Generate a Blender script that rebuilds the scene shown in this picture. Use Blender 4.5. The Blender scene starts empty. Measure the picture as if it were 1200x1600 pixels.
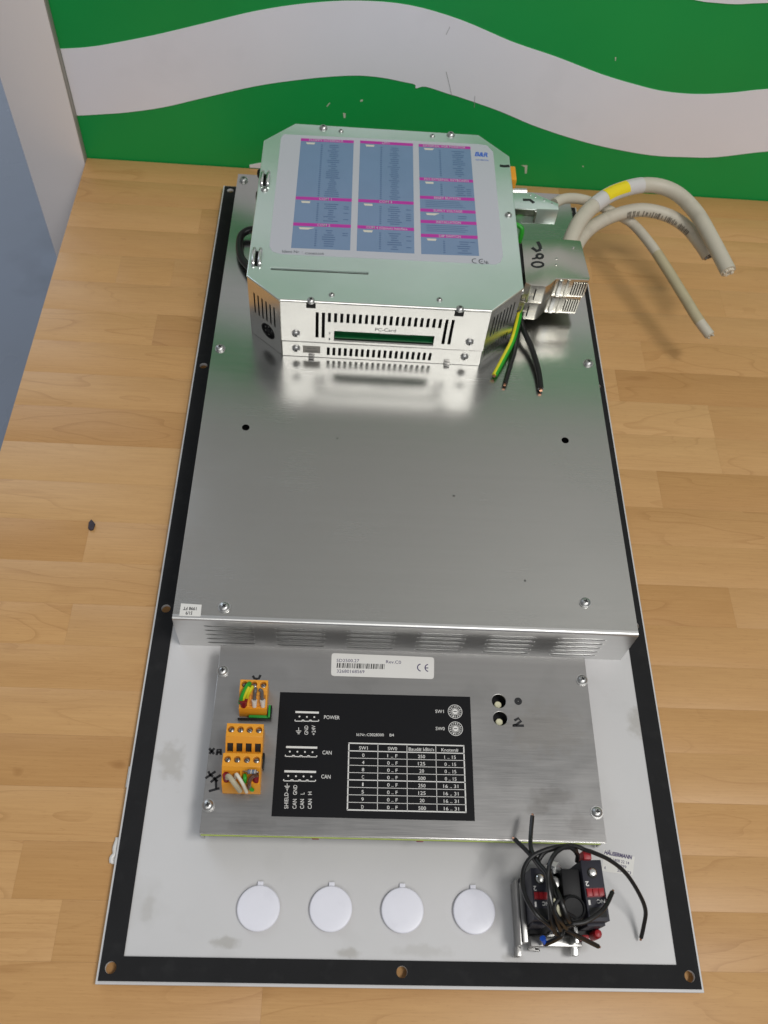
import bpy, bmesh, math, random
from mathutils import Vector, Matrix, Color
random.seed(7)
U = 0.001                                   # everything below is written in millimetres
sc = bpy.context.scene
COL = sc.collection

# ------------------------------------------------------------------ camera
cd = bpy.data.cameras.new('camera')
cam = bpy.data.objects.new('camera', cd); COL.objects.link(cam)
cam.rotation_euler = (math.radians(32.1773), math.radians(-3.9172), math.radians(0.4441))
cam.location = (120.0367*U, -39.4650*U, 568.8471*U)
cd.sensor_fit = 'VERTICAL'; cd.sensor_height = 24.0; cd.lens = 24.0*1379.9242/1600.0
cd.clip_start = 0.01; cd.clip_end = 30
cd.dof.use_dof = True; cd.dof.focus_distance = 0.58; cd.dof.aperture_fstop = 9.0
sc.camera = cam

# ------------------------------------------------------------------ world, exposure, lamps
w = bpy.data.worlds.new('World'); sc.world = w; w.use_nodes = True
w.node_tree.nodes['Background'].inputs[0].default_value = (0.93, 0.96, 1.0, 1)
w.node_tree.nodes['Background'].inputs[1].default_value = 0.205
sc.view_settings.view_transform = 'Standard'; sc.view_settings.look = 'None'
sc.view_settings.exposure = 0.0; sc.view_settings.gamma = 1.0
sc.render.engine = 'CYCLES'
sc.cycles.use_denoising = True
sc.cycles.max_bounces = 8; sc.cycles.glossy_bounces = 6; sc.cycles.sample_clamp_indirect = 6.0

def area(name, loc, target, sx, sy, power, col):
    l = bpy.data.lights.new(name, 'AREA'); l.shape = 'RECTANGLE'; l.size = sx*U; l.size_y = sy*U
    l.energy = power; l.color = col
    o = bpy.data.objects.new(name, l); COL.objects.link(o)
    o.location = Vector(loc)*U
    d = (Vector(target)-Vector(loc)).normalized()
    o.rotation_euler = d.to_track_quat('-Z', 'Y').to_euler()
    return o
area('room_window', (300, -1500, 2060), (170, 400, 0), 2600, 800, 16.5, (1.0, 0.985, 0.96))
area('ceiling_lamp', (1000, -250, 2200), (170, 330, 0), 800, 340, 22.5, (1.0, 0.98, 0.95))
area('hall_window', (-1900, 3600, 1800), (-300, 600, 0), 2600, 4200, 60.0, (0.74, 0.85, 1.0))

# ------------------------------------------------------------------ materials
def srgb(r, g, b):
    f = lambda c: (c/255/12.92) if c/255 <= .04045 else ((c/255+.055)/1.055)**2.4
    return (f(r), f(g), f(b))
MATS = {}
def mat(name, col, rough=.5, metal=0., spec=.5, var=0., vscale=(8, 8, 8), bump=0., bscale=(900, 900, 900),
        rvar=0., coat=0., aniso=0., smudge=0., stain=0., sscale=25., scol=None):
    m = bpy.data.materials.new(name); m.use_nodes = True
    nt = m.node_tree; N = nt.nodes; L = nt.links
    b = N['Principled BSDF']
    b.inputs['Base Color'].default_value = (*col, 1); b.inputs['Roughness'].default_value = rough
    b.inputs['Metallic'].default_value = metal; b.inputs['Specular IOR Level'].default_value = spec
    b.inputs['Coat Weight'].default_value = coat
    geo = N.new('ShaderNodeNewGeometry')
    def noise(scale, detail=4):
        mp = N.new('ShaderNodeMapping'); mp.inputs['Scale'].default_value = scale
        L.new(geo.outputs['Position'], mp.inputs['Vector'])
        n = N.new('ShaderNodeTexNoise'); n.inputs['Scale'].default_value = 1.0; n.inputs['Detail'].default_value = detail
        L.new(mp.outputs[0], n.inputs['Vector']); return n.outputs['Fac']
    last = None
    if var:
        n = noise(vscale)
        mr = N.new('ShaderNodeMapRange'); mr.inputs[1].default_value = .3; mr.inputs[2].default_value = .7
        mr.inputs[3].default_value = 1-var; mr.inputs[4].default_value = 1+var
        L.new(n, mr.inputs[0])
        mx = N.new('ShaderNodeVectorMath'); mx.operation = 'SCALE'; mx.inputs[0].default_value = col
        L.new(mr.outputs[0], mx.inputs['Scale']); last = mx.outputs[0]
    if stain:
        n = noise((sscale,)*3, 6)
        mr = N.new('ShaderNodeMapRange'); mr.inputs[1].default_value = .56; mr.inputs[2].default_value = .74
        mr.inputs[3].default_value = 0; mr.inputs[4].default_value = stain
        L.new(n, mr.inputs[0])
        mx = N.new('ShaderNodeMix'); mx.data_type = 'RGBA'
        mx.inputs[6].default_value = (*col, 1); mx.inputs[7].default_value = (*(scol or [c*.6 for c in col]), 1)
        if last: L.new(last, mx.inputs[6])
        L.new(mr.outputs[0], mx.inputs[0]); last = mx.outputs[2]
    if last: L.new(last, b.inputs['Base Color'])
    rl = None
    if rvar:
        n = noise(vscale if not bump else bscale)
        mr = N.new('ShaderNodeMapRange'); mr.inputs[1].default_value = .3; mr.inputs[2].default_value = .7
        mr.inputs[3].default_value = rough-rvar; mr.inputs[4].default_value = rough+rvar
        L.new(n, mr.inputs[0]); rl = mr.outputs[0]
    if smudge:                                          # handling marks: slow changes of gloss
        n = noise((17, 23, 17), 6)
        mr = N.new('ShaderNodeMapRange'); mr.inputs[1].default_value = .42; mr.inputs[2].default_value = .68
        mr.inputs[3].default_value = -smudge*.4; mr.inputs[4].default_value = smudge
        L.new(n, mr.inputs[0]); ad = N.new('ShaderNodeMath'); ad.operation = 'ADD'; ad.inputs[0].default_value = rough
        if rl: L.new(rl, ad.inputs[0])
        L.new(mr.outputs[0], ad.inputs[1]); rl = ad.outputs[0]
    if rl: L.new(rl, b.inputs['Roughness'])
    if bump:
        n = noise(bscale, 3)
        bp = N.new('ShaderNodeBump'); bp.inputs['Strength'].default_value = bump; bp.inputs['Distance'].default_value = 0.0003
        L.new(n, bp.inputs['Height']); L.new(bp.outputs[0], b.inputs['Normal'])
    if aniso:
        b.inputs['Anisotropic'].default_value = aniso
        t = N.new('ShaderNodeTangent'); t.direction_type = 'UV_MAP'; t.uv_map = 'UVMap'
        L.new(t.outputs[0], b.inputs['Tangent'])
    MATS[name] = m
    return m

mat('brushed_steel', (.53, .53, .51), .235, 1., var=.012, vscale=(3, 260, 60), bump=.012, bscale=(45, 2600, 2600), rvar=.025, aniso=.3, smudge=.03)
mat('lit_lip_steel', (.70, .70, .69), .36, 1., var=.02, vscale=(3, 60, 260), smudge=.04)  # same steel as the cover, made paler so the lip looks lit
mat('screw_steel', (.56, .56, .55), .36, 1.)
mat('module_steel', (.465, .455, .445), .34, 1., var=.03, vscale=(4, 300, 60), bump=.025, bscale=(45, 2600, 2600), rvar=.04, aniso=.3, stain=.3, sscale=28, smudge=.05)
mat('zinc', (.80, .79, .76), .26, 1., var=.04, vscale=(30, 30, 30))
mat('lid_zinc', (.76, .88, .83), .30, .80, var=.03, vscale=(25, 25, 25), smudge=.05)
mat('hood_nickel', (.60, .58, .52), .25, 1., var=.05, vscale=(40, 40, 40), bump=.03, bscale=(900, 900, 900))
mat('bright_metal', (.66, .66, .64), .24, 1.)
mat('dull_metal', (.36, .355, .345), .33, 1., var=.12, vscale=(120, 120, 120))
mat('dark_inside', (.012, .012, .012), .7)  # near-black: shade within openings and recesses put into the colour
mat('reflect_grey', srgb(188, 188, 186), .6)  # grey picked for what the steel sheets reflect
mat('gasket_black', (.014, .014, .015), .75, var=.10, vscale=(60, 60, 60), bump=.25, bscale=(1500, 1500, 1500), spec=.22, stain=.25, sscale=90, scol=(.04, .04, .04))
mat('plate_grey', srgb(207, 206, 206), .40, var=.03, vscale=(14, 14, 14), bump=.03, bscale=(1500, 1500, 1500), stain=.22, sscale=24, scol=srgb(160, 157, 150), smudge=.06)
mat('plug_white', srgb(236, 236, 245), .34, var=.02, vscale=(60, 60, 60), stain=.18, sscale=70)
mat('wall_green', srgb(20, 158, 74), .42, var=.06, vscale=(7, 7, 7), spec=.4, bump=.10, bscale=(260, 260, 260), smudge=.08)
mat('wall_white', srgb(243, 242, 250), .5, var=.03, vscale=(7, 7, 7), bump=.10, bscale=(260, 260, 260), stain=.12, sscale=16)
mat('scuff', srgb(150, 148, 152), .6)
mat('ink_soft', srgb(112, 106, 96), .5)
mat('post_white', srgb(242, 235, 233), .55, var=.015, vscale=(10, 10, 10), bump=.04)
mat('concrete', srgb(112, 119, 134), .30, var=.24, vscale=(2.6, 2.6, 2.6), rvar=.12, spec=.5, stain=.5, sscale=7)
mat('print_black', (.006, .006, .0075), .5, spec=.18)
mat('print_white', srgb(226, 224, 220), .5)
mat('paper', srgb(226, 224, 219), .55, var=.015, vscale=(70, 70, 70))
mat('film', srgb(190, 192, 200), .24, spec=.5, var=.01)
mat('film_blue', srgb(118, 142, 174), .26, spec=.5, var=.03, vscale=(40, 40, 40))
mat('film_purple', srgb(186, 48, 160), .28)
mat('film_text', srgb(74, 100, 138), .3)
mat('film_cream', srgb(214, 210, 196), .3)
mat('ink_grey', srgb(70, 74, 78), .5)
mat('ink_blue', srgb(44, 96, 196), .4)
mat('ink_navy', srgb(58, 46, 96), .5)
mat('marker', (.010, .010, .012), .45)
mat('label_grey', srgb(150, 146, 138), .5)
mat('orange_plastic', srgb(230, 156, 40), .42, spec=.45, var=.03, vscale=(60, 60, 60), bump=.05)
mat('green_plastic', srgb(28, 150, 52), .45)
mat('black_plastic', (.008, .008, .009), .5, spec=.3, bump=.06)
mat('slate_plastic', srgb(46, 46, 55), .5, spec=.3, var=.04, vscale=(80, 80, 80), bump=.08)
mat('red_plastic', srgb(158, 20, 30), .4)
mat('darkred_plastic', srgb(130, 16, 36), .38)
mat('blue_plastic', srgb(40, 90, 200), .35)
mat('cream_plastic', srgb(222, 218, 186), .45)
mat('ferrule_white', srgb(224, 216, 206), .4)
mat('wire_black', (.007, .007, .007), .30, spec=.55, bump=.02)
mat('wire_grey', srgb(96, 92, 92), .42)
mat('wire_pale', srgb(182, 174, 148), .45)
mat('wire_white', srgb(222, 214, 196), .42)
mat('wire_brown', srgb(92, 58, 42), .45)
mat('wire_green', srgb(40, 158, 40), .38)
mat('wire_yellow', srgb(216, 208, 40), .38)
mat('copper', srgb(214, 160, 130), .3, 1.)
mat('cable_sheath', srgb(196, 189, 172), .50, var=.045, vscale=(60, 60, 60), bump=.06, stain=.3, sscale=60, scol=srgb(120, 112, 98))
mat('cable_sheath_dark', srgb(182, 172, 140), .52, var=.05, vscale=(60, 60, 60), stain=.3, sscale=60, scol=srgb(120, 112, 90))
mat('clear_sleeve', srgb(206, 203, 200), .2, var=.02)
mat('yellow_tape', srgb(236, 214, 30), .4)
mat('pcb_green', srgb(12, 96, 50), .35, var=.15, vscale=(300, 300, 300))
mat('pcb_edge', srgb(172, 190, 90), .45, var=.10, vscale=(120, 120, 120))
mat('clip_white', srgb(216, 214, 210), .35)
mat('scrap_dark', srgb(58, 50, 58), .7, var=.2, vscale=(400, 400, 400))
mat('chip_pale', srgb(200, 206, 186), .7)

def spots(name, lst):                                   # stains with a place and a shape of their own
    m = MATS[name]; nt = m.node_tree; N = nt.nodes; L = nt.links; b = N['Principled BSDF']
    geo = N.new('ShaderNodeNewGeometry')
    ns = N.new('ShaderNodeTexNoise'); ns.inputs['Scale'].default_value = 160; ns.inputs['Detail'].default_value = 5
    L.new(geo.outputs['Position'], ns.inputs['Vector'])
    for x, y, rx, ry, col, st in lst:
        sb = N.new('ShaderNodeVectorMath'); sb.operation = 'SUBTRACT'; L.new(geo.outputs['Position'], sb.inputs[0]); sb.inputs[1].default_value = (x*U, y*U, 0)
        ml = N.new('ShaderNodeVectorMath'); ml.operation = 'MULTIPLY'; L.new(sb.outputs[0], ml.inputs[0]); ml.inputs[1].default_value = (1/(rx*U), 1/(ry*U), 0)
        ln = N.new('ShaderNodeVectorMath'); ln.operation = 'LENGTH'; L.new(ml.outputs[0], ln.inputs[0])
        ad = N.new('ShaderNodeMath'); ad.operation = 'MULTIPLY_ADD'; L.new(ns.outputs['Fac'], ad.inputs[0]); ad.inputs[1].default_value = 1.6; L.new(ln.outputs['Value'], ad.inputs[2])
        mr = N.new('ShaderNodeMapRange'); mr.interpolation_type = 'SMOOTHSTEP'; L.new(ad.outputs[0], mr.inputs[0])
        for i, q in enumerate((1.15, 1.9, st, 0)): mr.inputs[i+1].default_value = q
        mx = N.new('ShaderNodeMix'); mx.data_type = 'RGBA'; L.new(mr.outputs[0], mx.inputs[0])
        s = b.inputs['Base Color']
        if s.links: L.new(s.links[0].from_socket, mx.inputs[6])
        else: mx.inputs[6].default_value = s.default_value
        mx.inputs[7].default_value = (*col, 1); L.new(mx.outputs[2], s)
spots('plate_grey', [(325.4, 156.8, 9, 12, (.33, .31, .27), 0.5), (332.6, 147.5, 6, 10, (.33, .31, .27), 0.4), (23.9, 121.1, 11, 15, (.33, .31, .27), 0.4), (66.9, 20.4, 10, 4, (.33, .31, .27), 0.5), (137.8, 15.6, 9, 3, (.33, .31, .27), 0.5), (231.5, 14.6, 8, 3, (.33, .31, .27), 0.4), (265.7, 20.8, 14, 5, (.33, .31, .27), 0.35), (25.2, 213.9, 8, 6, (.33, .31, .27), 0.3), (21.3, 37.0, 4, 9, (.33, .31, .27), 0.25), (179.9, 17.8, 20, 4, (.33, .31, .27), 0.25)])
spots('module_steel', [(258.8, 100.6, 17, 7, (.25, .23, .21), 0.35), (248.4, 93.9, 9, 5, (.22, .20, .18), 0.3), (256.6, 142.2, 30, 20, (.40, .37, .33), 0.35), (77.4, 79.6, 16, 6, (.3, .29, .28), 0.3), (272.7, 84.1, 10, 8, (.24, .22, .21), 0.35)])
spots('brushed_steel', [(202.3, 303.3, 1.6, 1.2, (.05, .05, .05), 0.8), (248.0, 237.9, 1.1, 1.3, (.05, .05, .05), 0.8), (118.3, 349.1, 0.8, 0.8, (.05, .05, .05), 0.7)])

def wood():
    m = bpy.data.materials.new('beech_staves'); m.use_nodes = True
    nt = m.node_tree; N = nt.nodes; L = nt.links; b = N['Principled BSDF']
    geo = N.new('ShaderNodeNewGeometry'); oi = N.new('ShaderNodeObjectInfo')
    off = N.new('ShaderNodeVectorMath'); off.operation = 'SCALE'; off.inputs[0].default_value = (3.7, 9.1, 5.3)
    L.new(oi.outputs['Random'], off.inputs['Scale'])
    add = N.new('ShaderNodeVectorMath'); L.new(geo.outputs['Position'], add.inputs[0]); L.new(off.outputs[0], add.inputs[1])
    def noise(scale, detail, dist=0):
        mp = N.new('ShaderNodeMapping'); mp.inputs['Scale'].default_value = scale; L.new(add.outputs[0], mp.inputs['Vector'])
        n = N.new('ShaderNodeTexNoise'); n.inputs['Scale'].default_value = 1; n.inputs['Detail'].default_value = detail
        n.inputs['Distortion'].default_value = dist
        L.new(mp.outputs[0], n.inputs['Vector']); return n.outputs['Fac']
    def mrange(x, a, b_, c, d, smooth=False):
        mr = N.new('ShaderNodeMapRange'); 
        if smooth: mr.interpolation_type = 'SMOOTHSTEP'
        for i, q in enumerate((a, b_, c, d)): mr.inputs[i+1].default_value = q
        L.new(x, mr.inputs[0]); return mr.outputs[0]
    def math_(op, x, y=None, v=None):
        n = N.new('ShaderNodeMath'); n.operation = op; L.new(x, n.inputs[0])
        if y is not None: L.new(y, n.inputs[1])
        if v is not None: n.inputs[1].default_value = v
        return n.outputs[0]
    broad = mrange(noise((6, 50, 20), 3), .3, .7, .95, 1.05)
    fine = mrange(noise((34, 900, 300), 3), .3, .7, .945, 1.05)
    pores = mrange(noise((160, 1500, 600), 2), .60, .72, 1.0, .90)
    f = noise((5.0, 26, 12), 2, .3)
    fr = math_('FRACT', math_('MULTIPLY', f, v=11.0))
    line = mrange(fr, .0, .22, .86, 1.0, True)
    msk = mrange(noise((6, 14, 9), 2), .44, .58, 0.0, 1.0)
    mixl = N.new('ShaderNodeMix'); mixl.inputs[2].default_value = 1.0
    L.new(msk, mixl.inputs[0]); L.new(line, mixl.inputs[3])
    knot = mrange(noise((30, 44, 30), 1), .775, .84, 1.0, .55)
    v = math_('MULTIPLY', math_('MULTIPLY', broad, fine), math_('MULTIPLY', math_('MULTIPLY', pores, knot), mixl.outputs[0]))
    g = N.new('ShaderNodeGamma')       # darker grain is also redder
    cmb = N.new('ShaderNodeCombineXYZ')
    L.new(math_('POWER', v, v=.85), cmb.inputs[0]); L.new(math_('POWER', v, v=1.1), cmb.inputs[1]); L.new(math_('POWER', v, v=1.4), cmb.inputs[2])
    mul = N.new('ShaderNodeVectorMath'); mul.operation = 'MULTIPLY'
    L.new(oi.outputs['Color'], mul.inputs[0]); L.new(cmb.outputs[0], mul.inputs[1])
    L.new(mul.outputs[0], b.inputs['Base Color'])
    b.inputs['Roughness'].default_value = .40; b.inputs['Specular IOR Level'].default_value = .36
    bp = N.new('ShaderNodeBump'); bp.inputs['Strength'].default_value = .06; bp.inputs['Distance'].default_value = .0003
    L.new(fine, bp.inputs['Height']); L.new(bp.outputs[0], b.inputs['Normal'])
    MATS['beech_staves'] = m
wood()

# ------------------------------------------------------------------ geometry helpers (millimetres in, metres out)
class Frame:
    def __init__(s, o, ux, uy):
        s.o = Vector(o); s.x = Vector(ux).normalized(); s.y = Vector(uy).normalized(); s.n = s.x.cross(s.y)
    def __call__(s, u, v, w=0.): return s.o + s.x*u + s.y*v + s.n*w
    def matrix(s):
        m = Matrix((s.x, s.y, s.n)).transposed().to_4x4(); m.translation = s.o; return m
def FZ(z): return Frame((0, 0, z), (1, 0, 0), (0, 1, 0))
def FF(y): return Frame((0, y, 0), (1, 0, 0), (0, 0, 1))       # faces -Y (towards the viewer)

def temp_mesh(curve):
    o = bpy.data.objects.new('tmp', curve); COL.objects.link(o)
    dg = bpy.context.evaluated_depsgraph_get()
    me = bpy.data.meshes.new_from_object(o.evaluated_get(dg))
    bpy.data.objects.remove(o); bpy.data.curves.remove(curve)
    vs = [v.co.copy() for v in me.vertices]; fs = [tuple(p.vertices) for p in me.polygons]
    bpy.data.meshes.remove(me)
    return vs, fs
TXT = {}
def glyphs(s, bold=0.0):
    if (s, bold) not in TXT:
        c = bpy.data.curves.new('t', 'FONT'); c.body = s; c.size = 1.0; c.resolution_u = 3; c.offset = bold
        vs, fs = temp_mesh(c)
        x0 = min(v.x for v in vs); x1 = max(v.x for v in vs); TXT[(s, bold)] = (vs, fs, x0, x1)
    return TXT[(s, bold)]

class G:
    def __init__(s): s.v = []; s.f = []
    def add(s, vs, fs):
        k = len(s.v); s.v += [Vector(v) for v in vs]; s.f += [tuple(i+k for i in f) for f in fs]; return s
    def box(s, x0, x1, y0, y1, z0, z1):
        return s.add([(x, y, z) for z in (z0, z1) for y in (y0, y1) for x in (x0, x1)],
                     [(0, 2, 3, 1), (4, 5, 7, 6), (0, 1, 5, 4), (2, 6, 7, 3), (0, 4, 6, 2), (1, 3, 7, 5)])
    def fbox(s, fr, u0, u1, v0, v1, w0, w1):
        return s.add([fr(x, y, z) for z in (w0, w1) for y in (v0, v1) for x in (u0, u1)],
                     [(0, 2, 3, 1), (4, 5, 7, 6), (0, 1, 5, 4), (2, 6, 7, 3), (0, 4, 6, 2), (1, 3, 7, 5)])
    def prism(s, poly, fr, w0, w1):                     # poly counter-clockwise
        n = len(poly)
        a = sum(poly[i][0]*poly[(i+1) % n][1]-poly[(i+1) % n][0]*poly[i][1] for i in range(n))
        if a < 0: poly = poly[::-1]
        vs = [fr(u, v, w0) for u, v in poly]+[fr(u, v, w1) for u, v in poly]
        fs = [tuple(range(n))[::-1], tuple(range(n, 2*n))]+[(i, (i+1) % n, n+(i+1) % n, n+i) for i in range(n)]
        return s.add(vs, fs)
    def flat(s, poly, fr, w=0.):
        n = len(poly)
        a = sum(poly[i][0]*poly[(i+1) % n][1]-poly[(i+1) % n][0]*poly[i][1] for i in range(n))
        if a < 0: poly = poly[::-1]
        return s.add([fr(u, v, w) for u, v in poly], [tuple(range(n))])
    def sheet(s, outer, holes, fr, t, bevel=0.0):       # a flat sheet with real holes, its front face at w = 0
        c = bpy.data.curves.new('c', 'CURVE'); c.dimensions = '2D'; c.fill_mode = 'BOTH'
        c.extrude = t/2-bevel; c.bevel_depth = bevel; c.bevel_resolution = 1; c.offset = -bevel
        for lp in [outer]+holes:
            sp = c.splines.new('POLY'); sp.points.add(len(lp)-1); sp.use_cyclic_u = True
            for p, q in zip(sp.points, lp): p.co = (q[0], q[1], 0, 1)
        vs, fs = temp_mesh(c)
        return s.add([fr(v.x, v.y, v.z-t/2) for v in vs], fs)
    def lathe(s, fr, prof, seg=20):                     # prof = [(r, w)...] round the frame's normal
        vs = []; fs = []; n = len(prof)
        for r, w in prof:
            vs += [fr(r*math.cos(2*math.pi*i/seg), r*math.sin(2*math.pi*i/seg), w) for i in range(seg)]
        for k in range(n-1):
            fs += [(k*seg+i, k*seg+(i+1) % seg, (k+1)*seg+(i+1) % seg, (k+1)*seg+i) for i in range(seg)]
        fs.append(tuple(range(seg))[::-1]); fs.append(tuple((n-1)*seg+i for i in range(seg)))
        return s.add(vs, fs)
    def cyl(s, a, b, r, seg=16, r2=None):
        a = Vector(a); b = Vector(b); n = (b-a).normalized()
        ux = n.orthogonal().normalized(); fr = Frame(a, ux, n.cross(ux))
        return s.lathe(fr, [(r, 0), (r if r2 is None else r2, (b-a).length)], seg)
    def tube(s, pts, r, seg=10, smooth=4, t0=0., t1=1.):
        P = spline(pts, smooth)
        if t0 > 0 or t1 < 1: P = P[int(t0*(len(P)-1)):int(t1*(len(P)-1))+1]
        n = len(P); vs = []; ux = None
        for i, p in enumerate(P):
            d = (P[min(i+1, n-1)]-P[max(i-1, 0)]).normalized()
            if ux is None: ux = d.orthogonal().normalized()
            else: ux = (ux-d*ux.dot(d)).normalized()
            uy = d.cross(ux)
            vs += [p+(ux*math.cos(2*math.pi*k/seg)+uy*math.sin(2*math.pi*k/seg))*r for k in range(seg)]
        fs = [(i*seg+k, i*seg+(k+1) % seg, (i+1)*seg+(k+1) % seg, (i+1)*seg+k) for i in range(n-1) for k in range(seg)]
        fs += [tuple(range(seg))[::-1], tuple((n-1)*seg+k for k in range(seg))]
        return s.add(vs, fs)
    def patch(s, P, r, up, half=60., seg=8):            # a label wrapped part of the way round a cable
        n = len(P); vs = []
        for i, p in enumerate(P):
            d = (P[min(i+1, n-1)]-P[max(i-1, 0)]).normalized(); u = (Vector(up)-d*Vector(up).dot(d)).normalized(); t = d.cross(u)
            for k in range(seg+1):
                a = math.radians(-half+2*half*k/seg); vs.append(p+(u*math.cos(a)+t*math.sin(a))*r)
        m = seg+1
        return s.add(vs, [(i*m+k, i*m+k+1, (i+1)*m+k+1, (i+1)*m+k) for i in range(n-1) for k in range(seg)])
    def ribbon(s, pts, wd, n=(0, 0, 1)):
        n = Vector(n); P = [Vector(p) for p in pts]; L_ = []; R_ = []
        for i, p in enumerate(P):
            d = (P[min(i+1, len(P)-1)]-P[max(i-1, 0)]).normalized(); sd = n.cross(d)*wd/2
            L_.append(p+sd); R_.append(p-sd)
        m = len(P)
        return s.add(L_+R_, [(i, m+i, m+i+1, i+1) for i in range(m-1)])
    def ring(s, c, r0, r1, n=(0, 0, 1), ux=(1, 0, 0), a0=0., a1=360., seg=28):
        c = Vector(c); ux = Vector(ux).normalized(); uy = Vector(n).cross(ux); vs = []
        for i in range(seg+1):
            a = math.radians(a0+(a1-a0)*i/seg); d = ux*math.cos(a)+uy*math.sin(a); vs += [c+d*r0, c+d*r1]
        return s.add(vs, [(2*i, 2*i+1, 2*i+3, 2*i+2) for i in range(seg)])
    def disc(s, c, r, n=(0, 0, 1), ux=(1, 0, 0), seg=24, ry=None):
        c = Vector(c); ux = Vector(ux).normalized(); uy = Vector(n).cross(ux); ry = r if ry is None else ry
        return s.add([c+ux*r*math.cos(2*math.pi*i/seg)+uy*ry*math.sin(2*math.pi*i/seg) for i in range(seg)], [tuple(range(seg))])
    def text(s, t, A, B, h, n=(0, 0, 1), bold=0.004, slant=0.):
        vs, fs, x0, x1 = glyphs(t, bold)
        A = Vector(A); B = Vector(B); ux = (B-A); wd = ux.length; ux = ux.normalized(); uy = Vector(n).cross(ux)
        kx = wd/(x1-x0); ky = h/0.70
        return s.add([A+ux*((v.x-x0)*kx+slant*v.y*ky)+uy*(v.y*ky) for v in vs], fs)
def spline(pts, k=4):
    P = [Vector(p) for p in pts]
    if k <= 1 or len(P) < 3: return P
    out = []
    for i in range(len(P)-1):
        p0 = P[max(i-1, 0)]; p1 = P[i]; p2 = P[i+1]; p3 = P[min(i+2, len(P)-1)]
        for j in range(k):
            t = j/k
            out.append(.5*((2*p1)+(p2-p0)*t+(2*p0-5*p1+4*p2-p3)*t*t+(3*p1-p0-3*p2+p3)*t**3))
    return out+[P[-1]]
def rrect(x0, x1, y0, y1, r=2., seg=4):
    out = []
    for cx, cy, a in ((x1-r, y1-r, 0), (x0+r, y1-r, 90), (x0+r, y0+r, 180), (x1-r, y0+r, 270)):
        out += [(cx+r*math.cos(math.radians(a+90*i/seg)), cy+r*math.sin(math.radians(a+90*i/seg))) for i in range(seg+1)]
    return out
def rect(x0, x1, y0, y1): return [(x0, y0), (x1, y0), (x1, y1), (x0, y1)]
def circ(x, y, r, seg=18): return [(x+r*math.cos(2*math.pi*i/seg), y+r*math.sin(2*math.pi*i/seg)) for i in range(seg)]

WL = {}
def make_mesh(name, g, m, org, bevel=0., angle=35):
    me = bpy.data.meshes.new(name)
    me.from_pydata([(v-org)*U for v in g.v], [], g.f)
    if bevel:
        bm = bmesh.new(); bm.from_mesh(me)
        bmesh.ops.remove_doubles(bm, verts=bm.verts, dist=1e-7)
        es = [e for e in bm.edges if len(e.link_faces) == 2 and e.calc_face_angle() > .5]
        bmesh.ops.bevel(bm, geom=es, offset=bevel*U, segments=2, profile=.6, affect='EDGES', clamp_overlap=True)
        bm.to_mesh(me); bm.free()
    uv = me.uv_layers.new(name='UVMap')
    co = [v.co for v in me.vertices]
    for lp in me.loops:
        c = co[lp.vertex_index]; uv.data[lp.index].uv = (c.x*5+.01*c.z, c.y*5+c.z*5)
    for p in me.polygons: p.use_smooth = True
    me.set_sharp_from_angle(angle=math.radians(angle))
    me.materials.append(MATS[m] if isinstance(m, str) else m)
    return me
def place(name, me, org, parent=None, rot=None):
    o = bpy.data.objects.new(name, me); COL.objects.link(o)
    WL[o] = Vector(org)
    if parent is not None: o.parent = parent; o.location = (Vector(org)-WL[parent])*U
    else: o.location = Vector(org)*U
    if rot: o.rotation_euler = rot
    return o
def obj(name, g, m, parent=None, bevel=0., angle=35):
    xs = [v.x for v in g.v]; ys = [v.y for v in g.v]; zs = [v.z for v in g.v]
    org = Vector(((min(xs)+max(xs))/2, (min(ys)+max(ys))/2, min(zs)))
    return place(name, make_mesh(name, g, m, org, bevel, angle), org, parent)
def tag(o, label=None, cat=None, group=None, kind=None):
    if label: o['label'] = label
    if cat: o['category'] = cat
    if group: o['group'] = group
    if kind: o['kind'] = kind
    return o
def thing(name, loc, label, cat, group=None):
    o = bpy.data.objects.new(name, None); COL.objects.link(o); o.location = Vector(loc)*U; WL[o] = Vector(loc)
    o.empty_display_size = .02
    return tag(o, label, cat, group)

# screws: two shared meshes, a head with a cross recess as sub-part
def screw_meshes():
    O = Vector((0, 0, 0)); fr = FZ(0)
    h = G().lathe(fr, [(3.6, 0), (3.6, .5), (2.9, .52), (2.9, 1.4), (2.3, 2.2), (1.1, 2.6)], 20)
    r = G().add(*cross(1.25, .42, 2.63))
    return make_mesh('screw', h, 'screw_steel', O), make_mesh('cross_recess', r, 'dark_inside', O)
def cross(a, b, z):
    return [(-a, -b, z), (-b, -b, z), (-b, -a, z), (b, -a, z), (b, -b, z), (a, -b, z), (a, b, z), (b, b, z), (b, a, z), (-b, a, z), (-b, b, z), (-a, b, z)], [tuple(range(12))]
SM, RM = screw_meshes()
def screw(parent, p, sc_=1., rot=(0, 0, 0), spin=0.):
    s = place('screw', SM, p, parent); s.scale = (sc_,)*3
    s.rotation_euler = rot
    c = bpy.data.objects.new('cross_recess', RM); COL.objects.link(c); c.parent = s; c.rotation_euler = (0, 0, spin)
    return s
# ------------------------------------------------------------------ floor, wall, post
D = 711.6
TZ = 4.5                                    # table surface
tag(obj('floor', G().box(-4500, 3000, -2000, 7000, -760, -740), 'concrete'), 'smooth blue-grey concrete floor seen left of the table', 'floor', kind='structure')

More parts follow.
